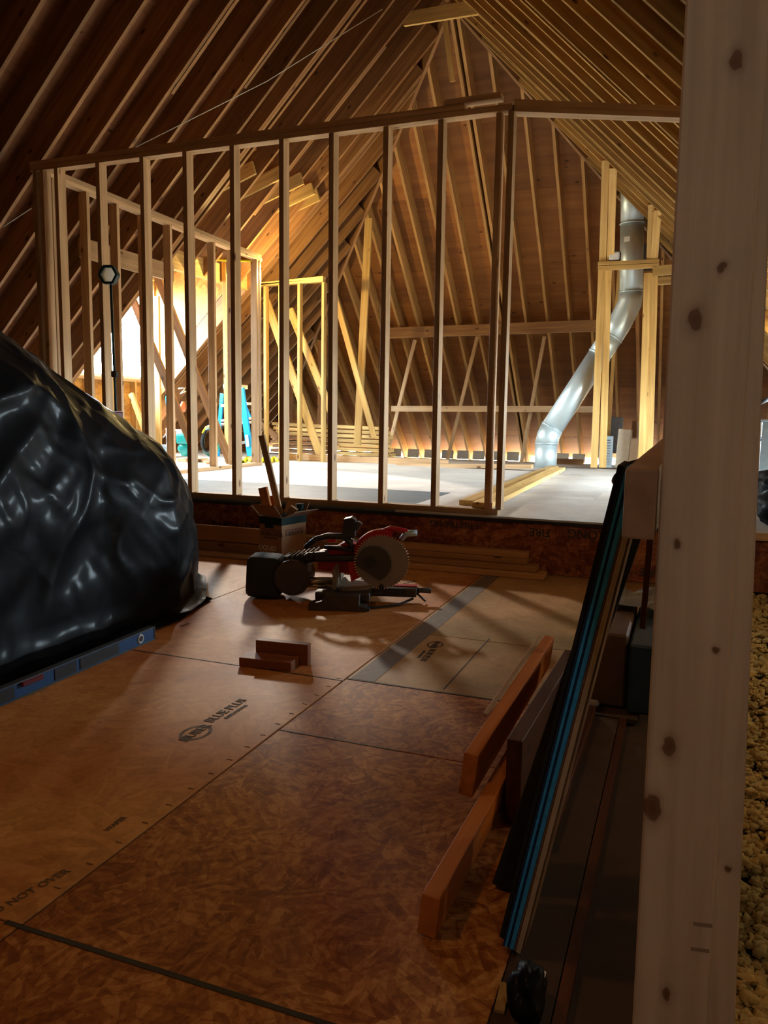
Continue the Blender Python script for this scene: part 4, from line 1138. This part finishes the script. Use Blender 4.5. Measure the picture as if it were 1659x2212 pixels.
# ---- lumber stacked along the platform wall
def wallboard(x0, x1, y, z, wy_, hz, mat, label): return tag(board('stacked_board', (x0, y, z), (x1, y, z), wy_, hz, mat, up=(0, 0, 1), bevel=.002), label, 'board')


wallboard(-4.3, -.80, 5.06, .020, .14, .036, 'block_tan', 'lowest and longest board of the stack along the platform wall')
wallboard(-4.2, -.86, 5.10, .058, .14, .036, 'block_tan', 'second board from the floor in the stack along the platform wall')
wallboard(-4.2, -.93, 5.12, .098, .089, .040, 'block_tan', 'third board from the floor in the stack along the platform wall')
wallboard(-4.2, -.93, 5.12, .139, .089, .038, 'block_tan', 'top long board of the stack along the platform wall')
wallboard(-4.4, -2.76, 4.95, .045, .038, .086, 'block_tan', 'board on edge before the stack, lower left beside the carton')
wallboard(-4.4, -2.76, 4.95, .150, .038, .11, 'block_tan', 'board on edge left of the carton, resting on another board on edge')
wallboard(-4.3, -2.76, 4.84, .012, .12, .02, 'stud_wood', 'thin pale board on the floor left of the carton')

# ---- mitre saw
SX = Matrix.Translation((-1.76, 3.98, 0)) @ Matrix.Rotation(R(17), 4, 'Z')
ms = tag(empty('mitre_saw', (-1.76, 3.98, 0), R(17)), 'red and black sliding mitre saw with a large toothed blade on the floor', 'saw')


def sbox(name, c, s, mat, rot=None, bevel=.006, seg=2): return obj(name, cube_bm(*s, bevel, seg), mat, ms, Matrix.Translation(c) @ (rot if rot else Matrix.Identity(4)))


def stube(name, pts, r, mat, seg=12): return obj(name, tube_bm(pts, r, seg), mat, ms, None, True)


RY_ = lambda a_: Matrix.Rotation(a_, 4, 'Y')
# base with two wings and feet
sbox('base', (0.02, 0, .055), (.30, .36, .06), 'cast_metal', bevel=.015)
for s_ in (-1, 1):
    o = obj('base_foot', prism_bm([(-.17, 0), (.14, 0), (.14, .022), (.10, .03), (.10, .085), (-.08, .085), (-.10, .05), (-.17, .03)], (0, .085, 0), (.02, s_ * .23 - .0425, .002)), 'cast_metal', ms)
    sbox('foot_pad', (.15, s_ * .23, .008), (.05, .05, .014), 'black_rubber', bevel=.003)
cylm = obj('turntable', tube_bm([(0.04, 0, .085), (.04, 0, .10)], .15, 40), 'cast_tan', ms)
sbox('table_arm', (.27, 0, .062), (.30, .10, .055), 'cast_metal', bevel=.012)
sbox('kerf_plate', (.25, 0, .093), (.34, .05, .006), 'red_paint', bevel=.001)
sbox('scale_panel', (.30, -.052, .070), (.12, .004, .03), 'black_plastic', bevel=.001)
stube('mitre_knob', [(.41, 0, .065), (.44, 0, .067), (.50, 0, .067)], [.022, .014, .016], 'black_plastic')
stube('detent_lever', [(.42, -.02, .055), (.45, -.03, .03), (.47, -.03, .012)], .006, 'black_plastic', 8)
for s_ in (-1, 1):
    o = obj('fence', prism_bm([(-.20, 0), (-.03, 0), (-.03, .05), (-.05, .115), (-.20, .105)], (.016, 0, 0), (-.03, 0, .10), (0, s_, 0), (0, 0, 1)), 'cast_tan', ms)
sbox('fence_label', (-.035, -.14, .185), (.004, .05, .02), 'black_plastic', bevel=.001)
# slide rails and rear housing
for y_, z_ in ((-.05, .105), (.05, .105), (-.05, .085)): stube('slide_rail', [(-.30, y_, z_), (-.02, y_, z_)], .011, 'brass', 12)
obj('rear_housing', tube_bm([(-.27, -.09, .135), (-.27, .09, .135)], .10, 28), 'smoke', ms, None)
for i in range(7): stube('housing_rib', [(-.33 + i * .028, -.10, .235 + i * .006), (-.31 + i * .028, .06, .25 + i * .006)], .005, 'cast_metal', 6)
sbox('rear_arm', (-.20, 0, .235), (.26, .09, .05), 'black_plastic', RY_(-.12), .018)
sbox('cable_clip', (-.13, -.05, .265), (.12, .02, .03), 'black_plastic', RY_(-.1), .008)
# dust bag
sbox('dust_bag', (-.44, .02, .125), (.20, .20, .235), 'fabric_dark', RY_(.05), .045, 3)
# head: arm, motor, handle, guard
o = obj('head_arm', prism_bm([(-.14, .17), (.06, .15), (.12, .20), (.14, .30), (.02, .335), (-.04, .30), (-.14, .27)], (0, .07, 0), (0, -.01, 0)), 'red_paint', ms)
sbox('head_grip_band', (-.02, -.03, .245), (.28, .06, .035), 'black_plastic', RY_(-.03), .012)
obj('motor', tube_bm([(.02, .06, .23), (.02, .24, .25)], .065, 28), 'black_plastic', ms, None)
hpts = [(-.21, -.02, .295), (-.15, -.02, .345), (-.08, -.02, .365), (.00, -.02, .365), (.045, -.02, .335), (.06, -.02, .29), (-.02, -.02, .30), (-.10, -.02, .30)]
stube('d_handle', hpts, [.014, .016, .018, .018, .018, .020, .012, .012], 'black_plastic', 12)
sbox('trigger', (-.06, -.02, .34), (.05, .02, .02), 'red_paint', None, .004)
o = obj('battery', prism_bm([(.00, .36), (.07, .36), (.075, .46), (.05, .475), (.01, .465)], (0, .08, 0), (0, -.05, 0)), 'black_plastic', ms)
sbox('battery_latch', (.085, -.01, .425), (.03, .05, .05), 'cast_metal', RY_(.5), .008)
# upper guard: thick red arc over the blade
bcx, bcz, br = .225, .235, .152
gp = [(bcx + (br + .022) * math.cos(t_), bcz + (br + .022) * math.sin(t_)) for t_ in [R(70 + i * 8) for i in range(15)]] + [(bcx + .05 * math.cos(t_), bcz + .05 * math.sin(t_)) for t_ in [R(182 - i * 14) for i in range(9)]]
obj('blade_guard', prism_bm(gp, (0, .055, 0), (0, -.025, 0)), 'red_paint', ms)
gp = [(bcx - .10, bcz - .08), (bcx - .02, bcz - .14), (bcx - .015, bcz - .03), (bcx - .11, bcz + .02), (bcx - .19, bcz - .01), (bcx - .17, bcz - .12)]
obj('lower_guard', prism_bm(gp, (0, .02, 0), (0, -.055, 0)), 'red_paint', ms)
obj('front_handle', tube_bm([(bcx - .02, 0, bcz + br + .005), (bcx + .04, 0, bcz + br + .028), (bcx + .13, 0, bcz + br + .012), (bcx + .145, 0, bcz + br - .012)], [.012, .014, .015, .012], 12), 'red_paint', ms, None, True)
obj('handle_grip', tube_bm([(bcx + .10, 0, bcz + br - .035), (bcx + .13, 0, bcz + br + .0), (bcx + .19, 0, bcz + br + .005)], [.014, .019, .017], 14), 'galvanized_dull', ms, None, True)


def blade():
    bm = bmesh.new(); n = 60; vs = []
    for i in range(n):
        a0 = 2 * math.pi * i / n
        for da, r_ in ((0, br), (.035, br * .955), (.085, br * .945)): vs.append((r_ * math.cos(a0 + da), r_ * math.sin(a0 + da)))
    F_ = [bm.verts.new((x, -.0012, z)) for x, z in vs]; B_ = [bm.verts.new((x, .0012, z)) for x, z in vs]
    bm.faces.new(F_); bm.faces.new(B_[::-1]); m = len(vs)
    for i in range(m): bm.faces.new((F_[i], B_[i], B_[(i + 1) % m], F_[(i + 1) % m]))
    bmesh.ops.recalc_face_normals(bm, faces=bm.faces)
    return bm


bl = obj('blade', blade(), 'blade_steel', ms, Matrix.Translation((bcx, -.065, bcz)))
bm = bmesh.new()
for i in range(60):
    a0 = 2 * math.pi * i / 60 + .012
    bmesh.ops.create_cube(bm, size=1, matrix=Matrix.Translation((br * .985 * math.cos(a0), 0, br * .985 * math.sin(a0))) @ Matrix.Rotation(-a0, 4, 'Y') @ Matrix.Diagonal((.009, .005, .005, 1)))
obj('carbide_tooth', bm, 'carbide', bl)['kind'] = 'stuff'
obj('inner_guard', prism_bm([(.098 * math.cos(t_) , .098 * math.sin(t_)) for t_ in [R(-70 + i * 16) for i in range(17)]], (0, .01, 0), (bcx - .045, -.085, bcz - .01)), 'smoke', ms)
for r_, z_ in ((.03, -.098), (.014, -.105)): obj('arbor_cap', tube_bm([(bcx - .06, -.085, bcz), (bcx - .06, z_, bcz)], r_, 20), 'black_plastic', ms)
obj('guard_roller', tube_bm([(bcx + .0, -.085, bcz - br + .012), (bcx + .0, -.05, bcz - br + .012)], .014, 16), 'black_rubber', ms)
sbox('brand_plate', (bcx - .10, -.058, bcz - .055), (.05, .003, .016), 'white_plastic', RY_(-.6), .001)
stube('power_cord', [(-.05, -.15, .03), (.06, -.22, .012), (.20, -.20, .01), (.33, -.12, .012), (.40, -.05, .03)], .007, 'black_rubber', 8)

# ---- clutter beyond the leaning bundle, in the dim strip beside the rail
def pq(name, pts, Y_list, th, mat, label, cat):
    bm = bmesh.new(); vs = [bm.verts.new(ony(px, py, Y_)) for (px, py), Y_ in zip(pts, Y_list)]; bm.faces.new(vs)
    bmesh.ops.solidify(bm, geom=bm.faces[:], thickness=th); bmesh.ops.recalc_face_normals(bm, faces=bm.faces)
    return tag(obj(name, bm, mat), label, cat)


cx0 = onz(1330, 1548)
o = box('shingle_bundle', (-.215, 3.16, .14), (.13, .62, .27), 'paper_brown', bevel=.008); tag(o, 'brown paper wrapped bundle standing in the gap beside the rail', 'bundle')
o = box('shingle_bundle', (-.10, 3.12, .13), (.085, .62, .25), 'paper_blue', bevel=.008); tag(o, 'bluish wrapped bundle standing right of the brown one', 'bundle')
o = box('white_tube', (-.262, 2.86, .012), (.05, .05, .022), 'white_plastic', bevel=.006); tag(o, 'small white cap on the floor at the corner of the brown bundle', 'cap')
bm = bmesh.new()
for i in range(13):
    for j in range(9):
        x, y = -.30 + i * .026, 3.2 + j * .05; bm.verts.new((x, y, .30 + .035 * noise.noise((x * 14, y * 9, 0)) - .10 * abs(i - 6) / 6 * (i < 3 or i > 10)))
bm.verts.ensure_lookup_table()
for i in range(12):
    for j in range(8): v = bm.verts; bm.faces.new((v[i * 9 + j], v[(i + 1) * 9 + j], v[(i + 1) * 9 + j + 1], v[i * 9 + j + 1]))
bmesh.ops.solidify(bm, geom=bm.faces[:], thickness=.002)
o = obj('plastic_film', bm, 'film', None, None, True); tag(o, 'crumpled clear plastic film lying over the wrapped bundles', 'film')
o = board('thin_lath', (-.105, 2.9, .30), (-.078, 2.55, .92), .02, .022, 'riser_wood', up=(0, 1, 0)); tag(o, 'thin dark lath rising from the bundles towards the rail', 'lath')

# ---- dark bag at the very bottom edge
bm = bmesh.new(); bmesh.ops.create_icosphere(bm, subdivisions=4, radius=1)
for v in bm.verts:
    p = v.co.copy(); v.co = Vector((p.x * .035, p.y * .05, p.z * .05)) * (1 + .35 * noise.noise(p * 1.6) + .10 * noise.noise(p * 4))
o = obj('plastic_bag', bm, 'black_poly', None, Matrix.Translation(onz(1140, 2190) + Vector((0, 0, .04))), True); tag(o, 'small crumpled black bag at the bottom edge of the floor', 'bag')
o = box('bag_highlight', onz(1160, 2175) + Vector((.0, .0, .05)), (.012, .02, .035), 'white_plastic', rot=Matrix.Rotation(.4, 4, 'Y')); tag(o, 'white chip painted as the highlight on the small black bag', 'scrap')  # bright highlight of the bag, put in as a white piece
o = board('thin_strip', onz(1078, 2190) + Vector((0, 0, .004)), onz(1092, 2130) + Vector((0, 0, .004)), .018, .006, 'yellow_wood'); tag(o, 'small tan wedge of wood beside the small black bag', 'wedge')

# ---- right of the post: edge of the platform, bag, sheet metal box, cable
bm = bmesh.new(); bmesh.ops.create_icosphere(bm, subdivisions=5, radius=1)
for v in bm.verts:
    p = v.co.copy(); n_ = 1 + .22 * noise.noise(p * 1.5 + Vector((3, 0, 0))) + .10 * (.3 - abs(noise.noise(p * 4))) + .03 * noise.noise(p * 11)
    v.co = Vector((p.x * .55, p.y * .42, p.z * .27)) * n_
    if v.co.z < -.17: v.co.z = -.17
o = obj('rubbish_bag', bm, 'black_poly', None, Matrix.Translation((.93, 5.75, PLAT + .175)), True); tag(o, 'shiny black rubbish bag on the platform right of the post', 'bag')
o = board('platform_trim', (.33, 5.17, PLAT - .02), (1.8, 5.17, PLAT - .02), .03, .045, 'stud_wood'); tag(o, kind='structure')
mb = thing('metal_box', 'pale sheet metal duct box standing behind the rubbish bag', 'duct', (.86, 7.2, PLAT))
c = ony(1640, 985, 7.2)
part(box('box_shell', (c.x + .17, 7.2, .70), (.40, .5, .66), 'galvanized_dull', bevel=.006), mb)
part(box('box_flange', (c.x + .17, 7.2, 1.04), (.43, .53, .02), 'galvanized_dull', bevel=.003), mb)
part(box('corner_strip', (c.x - .025, 6.945, .70), (.02, .02, .66), 'steel', bevel=.003), mb)
part(box('outlet_collar', (c.x + .24, 7.1, 1.08), (.2, .2, .10), 'galvanized_dull', bevel=.004), mb)
o = tube('black_cable', [ony(a_, b_, 6.9) for a_, b_ in ((1660, 862), (1640, 872), (1624, 888), (1616, 908), (1612, 930), (1616, 944), (1628, 948), (1645, 948))], .016, 'black_rubber', None, 10); tag(o, 'thick black cable arching down beside the sheet metal box', 'cable')
o = tube('white_cable', [ony(a_, b_, 6.0) for a_, b_ in ((1662, 500), (1655, 535), (1648, 565), (1638, 592), (1636, 598))], .006, 'string_white', None, 8); tag(o, 'thin white cable hanging from the right roof beside the post', 'cable')
o = box('foam_scrap', (.58, 6.1, PLAT + .06), (.16, .14, .12), 'white_plastic', bevel=.02, seg=2); tag(o, 'white foam scrap left of the rubbish bag, beside the post', 'scrap')

# ---- loose-fill insulation right of the post
bm = bmesh.new(); rnd = random.Random(3)
tmpl = bmesh.new(); bmesh.ops.create_icosphere(tmpl, subdivisions=2, radius=1); tv = [v.co.copy() for v in tmpl.verts]; tf = [[v.index for v in f.verts] for f in tmpl.faces]; tmpl.free()
vs, fs = [], []
for i in range(15000):
    y = 1.15 + (rnd.random() ** 1.4) * 3.9; x = .11 + rnd.random() * (.12 + .26 * y)
    s = rnd.uniform(.0035, .0095) * (1 + .15 * y); h = -.012 + .045 * noise.noise((x * 3, y * 2.2, 0)) + rnd.uniform(0, .03) + .03 * noise.noise((x * 16, y * 13, 1))
    o_ = Vector((rnd.random() * 99, rnd.random() * 99, 0)); b_ = len(vs); st_ = Vector((rnd.uniform(.8, 1.6), rnd.uniform(.8, 1.6), rnd.uniform(.6, 1)))
    for c in tv: q = c * (1 + 1.3 * noise.noise(c * 2.4 + o_)) * s; vs.append((x + q.x * st_.x, y + q.y * st_.y, h + q.z * st_.z))
    fs += [[b_ + k for k in f] for f in tf]
me = bpy.data.meshes.new('insulation'); me.from_pydata(vs, [], fs); me.materials.append(MATS['insul_gold'])
for p in me.polygons: p.use_smooth = True
o = bpy.data.objects.new('insulation_fluff', me); COL.objects.link(o); tag(o, 'clumpy golden loose insulation between the joists right of the post', 'insulation', kind='stuff')
